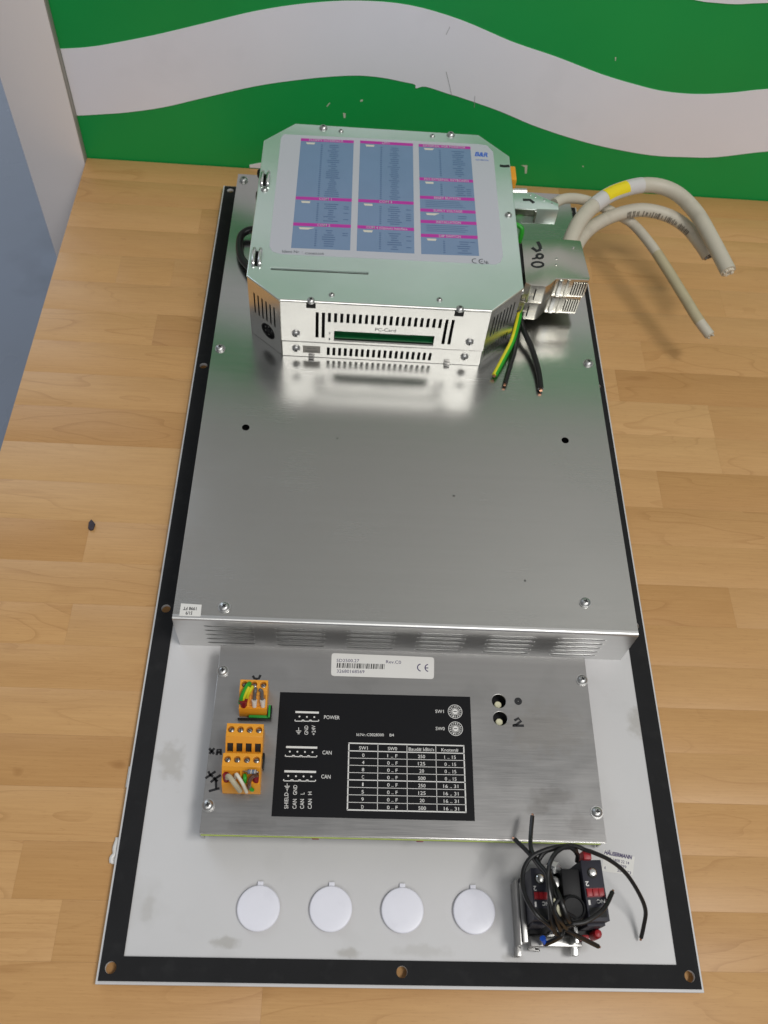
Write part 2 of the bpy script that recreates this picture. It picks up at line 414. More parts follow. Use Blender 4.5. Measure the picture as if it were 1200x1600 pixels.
wall = thing('partition_wall', (200, D, -740), 'green partition wall with wavy white stripes behind the wooden table', 'wall')
obj('board', G().box(-138, 1200, D, D+18, -740, 428), 'wall_green', wall)
obj('unseen_board', G().box(-138, 1200, D-1, D+18, 428, 1500), 'reflect_grey', wall)  # unseen board above the view, added for the steel to reflect
g = G()
for a, b in [((198.64, 710.9, 157.34), (196.22, 710.9, 150.55)), ((200.47, 710.9, 117.44), (204, 710.9, 108.03)), ((204, 710.9, 108.03), (208.67, 710.9, 94.76)), ((229.6, 710.9, 96.3), (230.78, 710.9, 84.95))]: g.ribbon([a, b], .38, (0, -1, 0))
tag(obj('scuff_mark', g, 'scuff', wall), kind='stuff')
top1 = [(-137.7, 113.56), (-135.21, 113.56), (-116.52, 116.07), (-95.88, 120.43), (-54.66, 131.32), (-9.55, 145.08), (34.49, 158.52), (77.47, 167.98), (119.97, 173.15), (162.77, 172.59), (207.1, 163.55), (253.82, 148.2), (295.54, 137.52), (339.01, 124.76), (376.47, 116.57), (401.28, 112.83), (429.88, 112.44), (459.45, 115.85), (492.45, 122), (552.45, 129.2), (652.45, 152), (1199, 155.6)]
bot1 = [(-137.7, 49.78), (-134.87, 49.78), (-113.68, 52.65), (-89.47, 56.39), (-55.4, 64.08), (-16.55, 76.51), (30.87, 91.22), (70.81, 100.28), (100.01, 105.45), (123.97, 108.05), (144.66, 107.51), (162.12, 105.14), (173.86, 103.25), (175.38, 99.66), (183.88, 101.83), (204.94, 96.55), (217.08, 93.67), (254.41, 83), (288.13, 71.02), (324.77, 60.89), (361.58, 53.25), (408.57, 47.57), (443.87, 48.05), (473.51, 50.24), (520.13, 60.07), (580.13, 67.27), (680.13, 90.07), (1199, 93.67)]
up2 = [(-137.7, 196), (-80, 204), (0, 216), (60, 226), (140, 230), (220, 226), (300, 212), (360, 200), (399.32, 193.94), (417, 193.14), (434.34, 193.36), (459.28, 196.21), (560, 206), (640, 230), (720, 262), (820, 290), (1000, 280), (1199, 250)]
fw = FF(D)
def soft(L_): return [(q.x, q.y) for q in spline([(x, z, 0) for x, z in L_], 4)]
def band(name, lo, hi, dy=.5):
    return obj(name, G().prism(soft(lo)+soft(hi)[::-1], fw, 0, dy), 'wall_white', wall)
band('white_stripe', bot1, top1)
band('white_stripe', up2, [(x, z+108+14*math.sin(x/140.)) for x, z in up2])
band('white_stripe', [(x, TZ+.2) for x in range(20, 262, 20)], [(x, TZ+.8+24*math.sin(math.pi*(x-12)/256)) for x in range(20, 262, 20)])
g = G()
for pts in [[(94.68, 75.77), (97.56, 79.82), (98.16, 79.22), (95.28, 75.17)], [(110.19, 70.44), (112.59, 69.96), (112.73, 65.39), (110.94, 65.25)], [(125.63, 84.42), (127.94, 85.23), (128.03, 83.33), (125.71, 82.52)], [(286.06, 26.98), (292.32, 27.44), (293.64, 17.99), (291.74, 17.85), (290.26, 25.1)], [(346.34, 141.23), (347.46, 141.31), (347.91, 137.85), (347.35, 137.81)], [(346.27, 30.72), (347.52, 30.81), (347.89, 29.38), (346.64, 29.28)]]: g.flat(pts, fw, .12)
tag(obj('paint_chips', g, 'chip_pale', wall), kind='stuff')

post = thing('partition_post', (-170, D-8, -740), 'white flat post standing where the green wall ends at left', 'post')
obj('post_body', G().box(-195.3, -139.2, D-8, D+30, -740, 1500), 'post_white', post, bevel=.8)
obj('side_shade', G().box(-139.1, -138.1, D-7, D-.1, TZ+.3, 1500), 'label_grey', post)  # right side of the post, its shade put into a grey strip

# ------------------------------------------------------------------ table of glued staves
table = thing('table', (280, 280, -740), 'light beech table top glued from many staves under the panel', 'table')
obj('core', G().box(-137.2, 715, -155, D-1.2, -28, TZ-3), 'beech_staves', table).color = (.40, .24, .11, 1)
KS = .99209; RX = lambda x: 120+(x-120)*KS; RY = lambda y: -39.5+(y+39.5)*KS
rows = [-157, -123, -90, -56.5, -23, 10, 42.5, 75, 107.3, 140, 171, 202, 233, 266, 300.5, 334.5, 370, 406, 441, 476, 512, 547, 582, 617, 652, 686, 716.2]
LIGHT = (.580, .332, .136); MID = (.562, .316, .125); DARK = (.522, .284, .106); PALE = (.596, .352, .150)
known = {  # row -> [(x end, tone)...] from the left edge
    1: [(30, LIGHT), (330, MID), (720, LIGHT)], 2: [(150, MID), (420, LIGHT), (720, MID)], 3: [(-20, LIGHT), (280, MID), (720, LIGHT)],
    4: [(90, MID), (391, LIGHT), (720, MID)], 5: [(-30, LIGHT), (200, MID), (480, MID), (720, LIGHT)], 6: [(-59.3, LIGHT), (210, DARK), (520, LIGHT), (720, MID)],
    7: [(130, LIGHT), (460, MID), (720, LIGHT)], 8: [(60, DARK), (250, MID), (560, LIGHT), (720, MID)], 9: [(140, LIGHT), (430, MID), (720, LIGHT)],
    10: [(20, MID), (300, LIGHT), (500, LIGHT), (720, MID)], 11: [(-60.5, MID), (240, LIGHT), (545, MID), (720, LIGHT)],
    12: [(100, LIGHT), (230, MID), (414, DARK), (720, LIGHT)], 13: [(-60.5, DARK), (200, LIGHT), (600, LIGHT), (720, MID)],
    14: [(60, PALE), (280, MID), (720, MID)], 15: [(110, PALE), (376, LIGHT), (720, DARK)], 16: [(190, DARK), (431, PALE), (720, LIGHT)],
    17: [(40, LIGHT), (300, MID), (432, PALE), (720, MID)], 18: [(20, MID), (356, LIGHT), (720, DARK)], 19: [(-42, LIGHT), (130, DARK), (384, LIGHT), (720, MID)],
    20: [(90, LIGHT), (336, MID), (560, LIGHT), (720, MID)], 21: [(-84, LIGHT), (-36, MID), (160, LIGHT), (470, MID), (720, LIGHT)], 22: [(40, MID), (350, LIGHT), (720, MID)],
    23: [(-20, LIGHT), (290, MID), (540, LIGHT), (720, MID)], 24: [(70, MID), (400, MID), (720, LIGHT)], 25: [(150, MID), (330, LIGHT), (720, DARK)], 0: [(200, LIGHT), (720, MID)]}
for k in range(len(rows)-1):
    x = -140.
    for xe, tone in known[k]:
        dz = random.uniform(0, .03); j = random.uniform(.98, 1.02)
        g = G().box(RX(x)+.02, RX(xe)-.02, RY(rows[k])+.02, RY(rows[k+1])-.02, TZ-3, TZ-dz)
        p = obj('plank', g, 'beech_staves', table, bevel=.06)
        p.color = (tone[0]*j, tone[1]*j, tone[2]*j, 1)
        x = xe
sc_ = obj('scrap', G().prism([(-59.54, 291.05), (-59.98, 295.94), (-58.64, 298.76), (-55.22, 295.08), (-55.71, 290.15), (-57.88, 289.5)], FZ(TZ+.05), 0, 1.6), 'scrap_dark', bevel=.4)
tag(sc_, 'small dark scrap lying on the bare wood left of the panel', 'scrap')

# ------------------------------------------------------------------ the panel
HT = 10.0
panel = thing('control_panel', (170, 337, 0), 'large pale metal front panel with black gasket border lying face down', 'panel')
obj('bezel', G().box(16, 324, 16, 655, TZ+.05, 6.9), 'black_plastic', panel)
holes = [(5.9, 6.6), (5.9, 227), (5.9, 447.4), (5.9, 667.8), (334.1, 6.6), (334.1, 227), (334.1, 447.4), (334.1, 667.8), (168.1, 6.6), (168.1, 667.7)]
obj('plate', G().sheet(rect(-1.3, 341.3, -1.6, 675), [circ(x, y, 3.1) for x, y in holes], FZ(HT), 3.0, .3), 'plate_grey', panel)
obj('gasket', G().sheet(rect(0, 340, 0, 673.7), [rect(12.2, 327.5, 12.4, 661)]+[circ(x, y, 3.15) for x, y in holes], FZ(HT+.75), .72, .1), 'gasket_black', panel)
for cx, cy in [(85, 38.18), (126.68, 38.57), (168.4, 38.6), (210.48, 38.64)]:
    g = G().lathe(Frame((cx, cy, HT), (1, 0, 0), (0, 1, 0)), [(10.8, 0), (10.8, 1.1), (12.1, 1.2), (12.35, 1.6), (12.35, 2.3), (11.9, 2.75), (10.6, 2.95), (6, 3.05), (.5, 3.1)], 48)
    p = obj('hole_plug', g, 'plug_white', panel)
    obj('tab', G().box(cx-1.7, cx+1.7, cy+11.5, cy+14.6, HT+.05, HT+1.7), 'plug_white', p, bevel=.4)
for cx, cy, l in ((-2.6, 69, 15), (-1.6, 112.7, 13)):
    g = G().box(cx-1.2, cx+2.6, cy-l/2, cy+l/2, TZ+.3, 6.9)
    if cx < -2: g.tube([(cx+.2, cy+l*.42, 6.4), (cx-.6, cy+l*.1, 6.6), (cx-.1, cy-l*.12, 6.3), (cx-1.5, cy-l*.28, 6.5), (cx-1.0, cy-l*.46, 6.2)], 1.5, 8)
    p = obj('edge_clip', g, 'clip_white', panel, bevel=.5)
# paper label beside the switch
lab = obj('paper_label', G().prism([(292.67, 75.32), (311.42, 71.36), (308.56, 60.66), (289.8, 62.84)], FZ(HT), 0.02, .14), 'paper', panel)
g = G()
g.text('HÄUSERMANN', (292.56, 72.67, 10.2), (309.19, 69.89, 10.2), 2.2, bold=.045, slant=.2)
g.text('GE 1408 22 14', (293.89, 69.32, 10.2), (307.25, 66.75, 10.2), 1.7)
g.text('8  1999', (297.88, 65.87, 10.2), (305.17, 64.48, 10.2), 1.7)
g.text('A', (291.37, 64.03, 10.2), (292.53, 63.8, 10.2), 1.7)
g.text('20  173', (299.29, 62.65, 10.2), (307.55, 61.11, 10.2), 1.7)
tag(obj('lettering', g, 'ink_navy', lab), kind='stuff')

# ------------------------------------------------------------------ steel rear cover
HC = 51.0
cover = thing('rear_cover', (169.5, 420, HT), 'brushed steel sheet cover with louvred front lip on the panel', 'cover')
CX0, CX1, CY0, CY1 = 18.9, 320.3, 200.6, 639.8
obj('top_sheet', G().sheet([(CX0, CY0+3.2), (CX1, CY0+3.2), (CX1, CY1), (CX0, CY1)], [circ(51.4, 355.1, 2.8), circ(287.7, 357.3, 2.8)], FZ(HC), 1.2), 'brushed_steel', cover)
g = G(); prof = [(CY0+3.2, HC)]+[(CY0+1.8-1.8*math.sin(math.radians(a)), HC-1.8+1.8*math.cos(math.radians(a))) for a in range(0, 91, 15)]
prof2 = [(CY0+1.2, HC-1.8), (CY0+1.8, HC-1.2), (CY0+3.2, HC-1.2)]
prof = prof+prof2; n = len(prof)
g.add([(CX0, y, z) for y, z in prof]+[(CX1, y, z) for y, z in prof], [tuple(range(n))[::-1], tuple(range(n, 2*n))]+[(i, (i+1) % n, n+(i+1) % n, n+i) for i in range(n-1)])
obj('folded_edge', g, 'lit_lip_steel', cover)
slots = []
for k in range(6):
    for z in (41.6, 35.2, 28.8, 22.4, 16.0):
        slots.append((37.2+46.3*k, z))
obj('front_lip', G().sheet(rect(CX0, CX1, HT+.1, HC-1.8), [rect(x+1, x+32, z+.12, z+.85) for x, z in slots], FF(CY0), 1.2), 'lit_lip_steel', cover)
lv = G(); ns = 9; N_ = 5
pts = []
for i in range(ns+1):
    t = i/ns; a = min(1, min(t, 1-t)*9); a = a**.6
    pts.append([(33*t, -.02, .06), (33*t, -.48*a-.03, .10), (33*t, -.52*a-.03, -.15), (33*t, -.02, -2.0)])
vs = [p for r_ in pts for p in r_]
fs = [(i*4+j, i*4+4+j, i*4+4+(j+1) % 4, i*4+(j+1) % 4) for i in range(ns) for j in range(4)]
lv.add(vs, fs); LM = make_mesh('louver', lv, 'lit_lip_steel', Vector((0, 0, 0)))
for x, z in slots: place('louver', LM, (x, CY0, z), cover)
obj('side_wall', G().box(CX0, CX0+1.2, CY0+1.3, CY1, HT+.1, HC-1.25), 'brushed_steel', cover)
obj('side_wall', G().box(CX1-1.2, CX1, CY0+1.3, CY1, HT+.1, HC-1.25), 'brushed_steel', cover)
obj('rear_wall', G().box(CX0+1.3, CX1-1.3, CY1-1.2, CY1, HT+.1, HC-1.25), 'brushed_steel', cover)
obj('dark_filler', G().box(CX0+4, CX1-4, CY0+6, CY1-4, HT+.1, HC-8), 'dark_inside', cover)  # added black filler so the cover's openings look dark
for i, p in enumerate(((24.5, 631.2), (25.0, 430.0), (51.0, 206.8+3), (287.2, 222.9), (314.1, 434.8))):
    screw(cover, (p[0], p[1], HC), 1.12, spin=.4*i)
lab = obj('sticker', G().prism([(23.19, 211.57), (36.37, 211.15), (36.6, 202.85), (23.19, 202.75)], FZ(HC), .01, .12), 'paper', cover)
g = G()
g.text('1998 FT', (33.45, 209.2, 51.18), (25.02, 209.11, 51.18), 2.2, bold=.02)
g.text('51/9', (31.14, 206.04, 51.18), (26.96, 206, 51.18), 2.2, bold=.02)
tag(obj('lettering', g, 'marker', lab), kind='stuff')
# ------------------------------------------------------------------ computer unit
HE = 109.0
unit = thing('computer_unit', (149, 530, HC), 'boxy zinc computer unit with octagonal lid, blue printed label and vent slots', 'computer')
OCT = [(47.0, 607.8), (71.5, 633.5), (227.0, 634.5), (251.8, 608.0), (252.0, 453.0), (226.8, 427.4), (72.6, 426.6), (47.0, 449.5)]
YF = 427.0
# upper and lower front sheets, real vent openings
up = [rect(108.7+4.55*k-1.05, 108.7+4.55*k+1.05, 89.4, 98.6) for k in range(19)]
up += [rect(x-1.1, x+1.1, 72.5, 98.6) for x in (99.7, 104.3, 195.2, 199.8)]
up += [rect(112.5, 188.0, 69.6, 80.4)]
obj('front_sheet', G().sheet(rect(73.0, 226.6, 67.2, HE-1.3), up, FF(YF), 1.0, .15), 'zinc', unit)
lo = [rect(108.4+4.36*k-1.05, 108.4+4.36*k+1.05, 54.2, 62.6) for k in range(19)]
obj('base_sheet', G().sheet(rect(73.4, 226.2, HC+.3, 67.0), lo, FF(YF-.6), 1.0, .15), 'zinc', unit)
g = G(); g.text('PC-Card', (142.9, YF-.06, 82.6), (158.6, YF-.06, 82.6), 3.4, (0, -1, 0), 0.0)
g.text('2', (108.2, YF-.06, 76.8), (109.9, YF-.06, 76.8), 2.4, (0, -1, 0), 0.).text('1', (108.6, YF-.06, 70.2), (109.6, YF-.06, 70.2), 2.4, (0, -1, 0), 0.)
tag(obj('lettering', g, 'ink_grey', unit), kind='stuff')
obj('serial_label', G().fbox(FF(YF-.6), 89, 102.3, 55.8, 63.4, .02, .12), 'label_grey', unit)
g = G().text('Rev. 4.1', (92.5, YF-.75, 60.2), (99, YF-.75, 60.2), 1.6, (0, -1, 0)).text('00083205', (91, YF-.75, 57), (100.5, YF-.75, 57), 1.6, (0, -1, 0))
tag(obj('serial_lettering', g, 'ink_grey', unit), kind='stuff')
for x, z in ((83.9, 75.6), (83.9, 60.0), (215.2, 76.4), (213.6, 60.4)):
    screw(unit, (x, YF-(.6 if z < 67 else 0), z), .92, (math.radians(90), 0, 0), spin=x)
obj('vent_filler', G().prism([(50, 607), (73, 630), (225.5, 631), (248.6, 606.5), (248.6, 454.5), (225.5, 436), (73.5, 435.5), (50.2, 451)], FZ(0), HC+.3, HE-6), 'dark_inside', unit)  # added black box that darkens the vents and stops seeing through
obj('circuit_board', G().box(112.8, 187.7, YF+5.2, YF+5.8, 69, 81).box(112.8, 187.7, YF+1.4, YF+5.1, 71.2, 72.4), 'pcb_green', unit)
obj('card_rail', G().box(119, 146, YF+4.4, YF+5.1, 75.6, 77.6).box(147, 170, YF+4.4, YF+5.1, 75.0, 77.2).box(112.6, 187.9, YF+.4, YF+1.19, 69.7, 70.5), 'dull_metal', unit)
# angled side faces: frames along the octagon's chamfers
def wallf(a, b): return Frame((a[0], a[1], 0), (b[0]-a[0], b[1]-a[1], 0), (0, 0, 1)), math.hypot(b[0]-a[0], b[1]-a[1])
fr, Lw = wallf((47.4, 449.2), (72.6, 427.2))
hs = [rect(Lw*s-.75, Lw*s+.75, 76.5, 97) for s in (.19, .315, .44, .565, .69, .815)]
obj('angled_wall', G().sheet(rect(0, Lw, HC+.2, HE-1.3), hs+[circ(Lw*.58, 66.4, 7.2, 24)], fr, 1.0), 'zinc', unit)
pl = obj('round_socket', G().lathe(Frame(fr(Lw*.58, 66.4, -.9), fr.x, fr.y), [(7.6, -3), (7.6, .2), (6.4, .9), (6.2, -1.2), (2.4, -1.2), (2.0, .4)], 24), 'black_plastic', unit)
g = G()
for a in range(5):
    q = (Lw*.58+4.0*math.cos(a*1.05+.5), 66.4+4.0*math.sin(a*1.05+.5))
    g.cyl(fr(q[0], q[1], -2), fr(q[0], q[1], -.6), .55, 8)
obj('pin', g, 'bright_metal', pl)
fr, Lw = wallf((226.8, 427.9), (251.6, 452.8))
hs = [rect(Lw*s-.75, Lw*s+.75, 78, 99) for s in (.16, .27, .38, .49, .60, .71, .82)]+[rect(Lw*s-.75, Lw*s+.75, 57, 67) for s in (.10, .19, .28, .37, .46, .55, .64, .73, .82)]
obj('angled_wall', G().sheet(rect(0, Lw, HC+.2, HE-1.3), hs, fr, 1.0), 'zinc', unit)
for a, b in ((4, 3), (3, 2), (2, 1), (1, 0), (0, 7)):
    fr, Lw = wallf(OCT[a], OCT[b])
    obj('side_wall', G().fbox(fr, .1, Lw-.1, HC+.2, HE-1.3, -1.4, -.4), 'zinc', unit)
# lid
slit = [(63.92, 459.11), (135.94, 460.12), (135.79, 458.04), (64.08, 457.06)]
hl = [rect(49.4, 55.0, 550.5, 565.5), rect(50.4, 56.0, 460.0, 476.0)]
obj('lid', G().sheet(OCT, [slit]+hl, FZ(HE+.4), 2.0, .7), 'lid_zinc', unit)
for x0, x1, y0, y1 in ((49.6, 54.8, 550.5, 565.5), (50.6, 55.8, 460, 476)):
    g = G()
    for xx in (x0+.3, x1-.3):
        pts = [(xx, y0-.6, HE-1), (xx, y0+.6, HE+2.2), (xx, (y0+y1)/2, HE+3.2), (xx, y1-.6, HE+2.8), (xx, y1+.6, HE-1)]
        g.tube(pts, 1.45, 8)
    b_ = obj('slotted_bracket', g, 'bright_metal', unit)
    obj('slot_bar', G().cyl(((x0+x1)/2, y0+.5, HE-.8), ((x0+x1)/2, y1-.5, HE-.8), .9, 8), 'dark_inside', b_)
for p in [(52.56, 545.59, 0.8), (245.86, 533.41, 0.85), (110.14, 626.74, 0.62), (187.31, 628.28, 0.62), (109.86, 434.41, 0.62), (188.38, 435.57, 0.62), (95.21, 629.16, 1), (203.08, 631.3, 1)]: screw(unit, (p[0], p[1], HE+.4), p[2], spin=p[0])
for p in [(95.2, 429.8), (203.21, 431.99)]:
    s = screw(unit, (p[0], 427.6, HE-.1), .95, spin=p[0])
    obj('notch', G().box(p[0]-3.4, p[0]+3.4, YF-.35, YF-.02, HE-6.2, HE-1.2), 'dark_inside', unit)
for x in (95.5, 200.8): obj('clip', G().box(x-2.2, x+2.2, YF-3.4, YF-.65, HC+.3, HC+2.8), 'dull_metal', unit, bevel=.4)
obj('lid_fold', G().cyl((73.2, 426.95, HE-.15), (226.4, 427.75, HE-.15), .95, 10), 'zinc', unit)
# film label on the lid
obj('slit_sheet', G().box(slit[0][0]-3, slit[1][0]+3, min(p[1] for p in slit)-3, max(p[1] for p in slit)+3, HE-2.6, HE-1.9), 'dull_metal', unit)
film = obj('film_label', G().prism([(62.88, 617.7), (227.36, 621.49), (233.58, 620.48), (238.33, 612.41), (238.47, 485.84), (236.14, 478.91), (232.22, 476.18), (70.45, 474.01), (63.91, 476.11), (61.31, 481.5), (60.78, 612.87)], FZ(HE+.4), .02, .16), 'film', unit)
zl = HE+.4+.16
COLS = [[(77.37, 613.68), (121.16, 615.35), (121.84, 482.17), (77.48, 481.05)], [(126.47, 615.91), (170.7, 616.6), (170.52, 482.82), (126.66, 482.04)], [(175.45, 616.44), (219.22, 617.38), (220.04, 484.33), (175.74, 482.73)]]
def bil(q, s, t):
    (ax, ay), (bx, by), (cx, cy), (dx, dy) = q
    return ((ax*(1-s)+bx*s)*(1-t)+(dx*(1-s)+cx*s)*t, (ay*(1-s)+by*s)*(1-t)+(dy*(1-s)+cy*s)*t)
heads = [[(0, 'FLOPPY INTERFACE', .16, .80), (.555, 'COM 1', .42, .64), (.785, 'COM 2', .42, .64)],
         [(0, 'LPT1', .42, .55), (.555, 'COM 3', .38, .61), (.785, 'COM 4 (Option) Interface', .16, .88)],
         [(0, 'EXTERNAL VGA MONITOR', .09, .90), (.325, 'PS/2 EXTERNAL KEYBOARD', .09, .92), (.495, 'RESET BUTTON', .26, .74), (.61, 'SUPPLY VOLTAGE', .24, .76), (.71, 'INSTALLATION', .28, .72), (.83, 'DIP SWITCH', .32, .70)]]
gb = G(); gp = G(); gt = G(); gg = G(); gc = G()
rnd = random.Random(3)
for q, hd in zip(COLS, heads):
    obj('blue_column', G().flat([bil(q, 0, 0), bil(q, 1, 0), bil(q, 1, 1), bil(q, 0, 1)], FZ(zl), .03), 'film_blue', film)
    for i, (t, s, s0, s1) in enumerate(hd):
        obj('purple_bar', G().flat([bil(q, 0, t), bil(q, 1, t), bil(q, 1, t+.027), bil(q, 0, t+.027)], FZ(zl), .07), 'film_purple', film)
        a = bil(q, s0, t+.0235); b = bil(q, s1, t+.0235)
        tag(obj('heading', G().text(s, (*a, zl+.11), (*b, zl+.11), 2.7, bold=.008), 'film', film), kind='stuff')
        te = hd[i+1][0] if i+1 < len(hd) else 1.
        if s in ('RESET BUTTON', 'INSTALLATION'):
            tt = t+.045
            while tt < te-.012:
                gg.ribbon([(*bil(q, .10, tt), zl+.06), (*bil(q, rnd.uniform(.7, .9), tt), zl+.06)], .55); tt += .016
            continue
        gc.flat([bil(q, .10, t+.038), bil(q, rnd.uniform(.24, .38), t+.038), bil(q, .26, t+.056), bil(q, .12, t+.056)], FZ(zl), .06)
        tt = t+.058
        while tt < te-.014:
            gg.ribbon([(*bil(q, .385, tt), zl+.06), (*bil(q, .42, tt), zl+.06)], 1.0)
            c0 = .64 if hd is heads[0] else (.66 if hd is heads[1] else .76)
            wd = rnd.uniform(.04, .14)
            gg.ribbon([(*bil(q, c0-wd, tt), zl+.06), (*bil(q, c0+wd*rnd.uniform(.6, 1), tt), zl+.06)], .85)
            if te-t < .3 and rnd.random() < .45: gg.ribbon([(*bil(q, .86, tt), zl+.06), (*bil(q, .95, tt), zl+.06)], .75)
            tt += .0185
tag(obj('small_print', gg, 'film_text', film), kind='stuff'); tag(obj('plug_symbol', gc, 'film_cream', film), kind='stuff')
g = G(); g.text('Ident Nr. :', (71.27, 475.41, 109.64), (86.41, 475.9, 109.64), 3.0)
g.text('C0083205', (88.29, 474.99, 109.64), (102.36, 475.65, 109.64), 2.0)
g.ring((216.75, 478.63, 109.64), 2.0, 2.7, a0=70, a1=290)
g.ring((221.99, 478.53, 109.64), 2.0, 2.7, a0=70, a1=290)
g.ribbon([(220.87, 478.44, 109.64), (222.37, 478.56, 109.64)], .6)
g.text('N', (223.37, 476.24, 109.64), (225.24, 476.13, 109.64), 3.6)
g.text('B', (225.24, 476.13, 109.64), (226.93, 476.27, 109.64), 2.6)
tag(obj('lettering', g, 'ink_grey', film), kind='stuff')
g = G(); g.text('B&R', (222.38, 605.22, 109.64), (233.52, 605.06, 109.64), 5.6, bold=.03, slant=.2)
g.text('AUTOMATION', (222.93, 599.46, 109.64), (233.63, 599.58, 109.64), 1.8)
obj('logo', g, 'ink_blue', film)
obj('marker_stroke', G().ribbon([(*p, HE+.44) for p in [(242.84, 594.75), (246.52, 594.48), (251.1, 595.26)]], 3.2), 'marker', unit)
for p in ((45.0, 577, 78, 5.0), (44.4, 596, 86, 4.0)):
    obj('rubber_knob', G().lathe(Frame((47.2, p[1], p[2]), (0, 1, 0), (0, 0, 1)), [(.1, -.5), (p[3], -.4), (p[3], -4), (p[3]*.7, -5.5), (.5, -6)], 16), 'black_plastic', unit)

# ------------------------------------------------------------------ connectors on the right-hand side
def cable_end(parent, pts, r, mid='wire_white'):
    a, b = Vector(pts[-2]), Vector(pts[-1]); d = (b-a).normalized()
    g = G(); rr = random.Random(int(r*10)); ux = d.orthogonal().normalized(); uy = d.cross(ux)
    for k in range(9):
        an = k*2*math.pi/9; q = b-d*.6+(ux*math.cos(an)+uy*math.sin(an))*r*.55
        g.cyl(q, q+d*rr.uniform(1.2, 2.8), r*.2, 6)
    return obj('cut_cores', g, mid, parent)
def hood(z0, z1, label, sh=0., mark=False):
    t = thing('cable_connector', (285, 498, z0), label, 'connector', 'metal cable connectors')
    H = [(258.5, 522), (258.0, 474.4), (262.0, 471.4), (273.8, 471.0), (277.5, 474), (282.5, 480.0), (308.6, 480.6), (309.6, 484), (307.0, 526), (290, 526.5)]
    H = [(x-sh, y+sh*.3) for x, y in H]
    obj('hood', G().prism(H, FZ(0), z0, z1), 'hood_nickel', t, bevel=1.0)
    F = FF(480.3+sh*.3)
    obj('grip_shade', G().fbox(F, 297-sh, 308-sh, z0+2.2, z1-2.6, -.2, .12), 'dark_inside', t)  # thin dark box stands for the shade between the ribs
    for k in range(6): obj('grip_rib', G().fbox(F, 297.4-sh+1.9*k, 298.4-sh+1.9*k, z0+2.2, z1-2.6, -.3, .9), 'hood_nickel', t)
    obj('clip', G().fbox(F, 285.5-sh, 288.6-sh, z0+1, z1-.8, -.3, 1.6), 'bright_metal', t, bevel=.3)
    obj('clip', G().fbox(F, 291.8-sh, 294.4-sh, z0+.5, z1-.5, -.3, .7), 'hood_nickel', t, bevel=.2)
    obj('ledge', G().fbox(FF(471+sh*.3), 262.5-sh, 273-sh, (z0+z1)/2-.5, (z0+z1)/2+.2, -.1, .35), 'hood_nickel', t)
    obj('slot', G().fbox(FF(471.+sh*.3), 266.2-sh, 267.0-sh, z0+4, z1-3.5, -.1, .38), 'dark_inside', t)
    s = obj('thumbscrew', G().cyl((252.3, 476.5, (z0+z1)/2-2), (258.2-sh, 476.5, (z0+z1)/2-2), 3.0, 12).cyl((254.0, 476.5, (z0+z1)/2-2), (256.2, 476.5, (z0+z1)/2-2), 4.0, 12), 'bright_metal', t)
    obj('flange', G().box(252.4, 258.2-sh, 486, 520, z0+1.5, z1-1.5), 'black_plastic', t)
    return t
low = hood(58.6, 76.6, 'lower of two stacked metal connector hoods plugged into the unit, grey cable without tape', 1.6)
upc = hood(77.0, 95.2, 'upper metal connector hood with black marker scrawl and yellow-taped thick cable')
g = G()
g.ribbon([(273.72, 495.37, 95.35), (273.15, 494.07, 95.35), (271.77, 492.96, 95.35), (269.86, 492.25, 95.35), (267.8, 492.08, 95.35), (266, 492.48, 95.35), (264.8, 493.38, 95.35), (264.44, 494.6, 95.35), (265.01, 495.9, 95.35), (266.38, 497.02, 95.35), (268.29, 497.74, 95.35), (270.36, 497.91, 95.35), (272.17, 497.5, 95.35), (273.37, 496.6, 95.35), (273.72, 495.37, 95.35)], 1.9)
g.ribbon([(274.09, 504.89, 95.35), (273.75, 503.77, 95.35), (272.98, 502.82, 95.35), (271.95, 502.25, 95.35), (270.85, 502.15, 95.35), (269.9, 502.56, 95.35), (269.29, 503.39, 95.35), (269.14, 504.48, 95.35), (269.48, 505.61, 95.35), (270.25, 506.55, 95.35), (271.28, 507.13, 95.35), (272.39, 507.23, 95.35), (273.34, 506.82, 95.35), (273.95, 505.98, 95.35), (274.09, 504.89, 95.35)], 2.1)
g.ribbon([(265.19, 501.23, 95.35), (266.92, 501.56, 95.35), (269.06, 502.72, 95.35)], 1.6)
g.ribbon([(266.25, 514.05, 95.35), (269.72, 510.4, 95.35), (272.98, 512.45, 95.35), (272.86, 516.6, 95.35), (271.49, 521.46, 95.35)], 2.9)
obj('marker_scrawl', g, 'marker', upc)
g = G()
for p in ((274, 512), (300, 517), (285, 503), (284, 496)): g.lathe(Frame((p[0], p[1], 95.2), (1, 0, 0), (0, 1, 0)), [(.9, 0), (.8, .5), (.3, .7)], 10)
tag(obj('rivet', g, 'bright_metal', upc), kind='stuff')
pts = [(299.83, 528.12, 86), (301.66, 535.15, 88), (310.21, 554.56, 90), (324.19, 574.64, 91), (346.03, 594.84, 91), (375.12, 608.22, 90), (398.91, 604.58, 88), (415.48, 583.97, 85), (425.82, 554.12, 81), (435.61, 521.86, 76)]
c = obj('cable', G().tube(pts, 6.4, 18, 6), 'cable_sheath', upc)
cable_end(upc, pts, 6.4)
sp = spline(pts, 6)
n_ = len(sp)
obj('clear_sleeve', G().tube(sp[int(n_*.33):int(n_*.56)], 6.7, 18, 1), 'clear_sleeve', c)
obj('yellow_marker', G().patch(sp[int(n_*.385):int(n_*.50)], 6.85, (-.15, -.55, .82), 50), 'yellow_tape', c)
pts = [(311.17, 546.53, 68), (318.59, 561.1, 69), (330.83, 575.21, 71), (350.39, 587.75, 73), (373.8, 595.37, 74), (396.9, 593.23, 72), (413.36, 583.35, 69), (424.5, 567.71, 65), (431.31, 556.74, 61)]
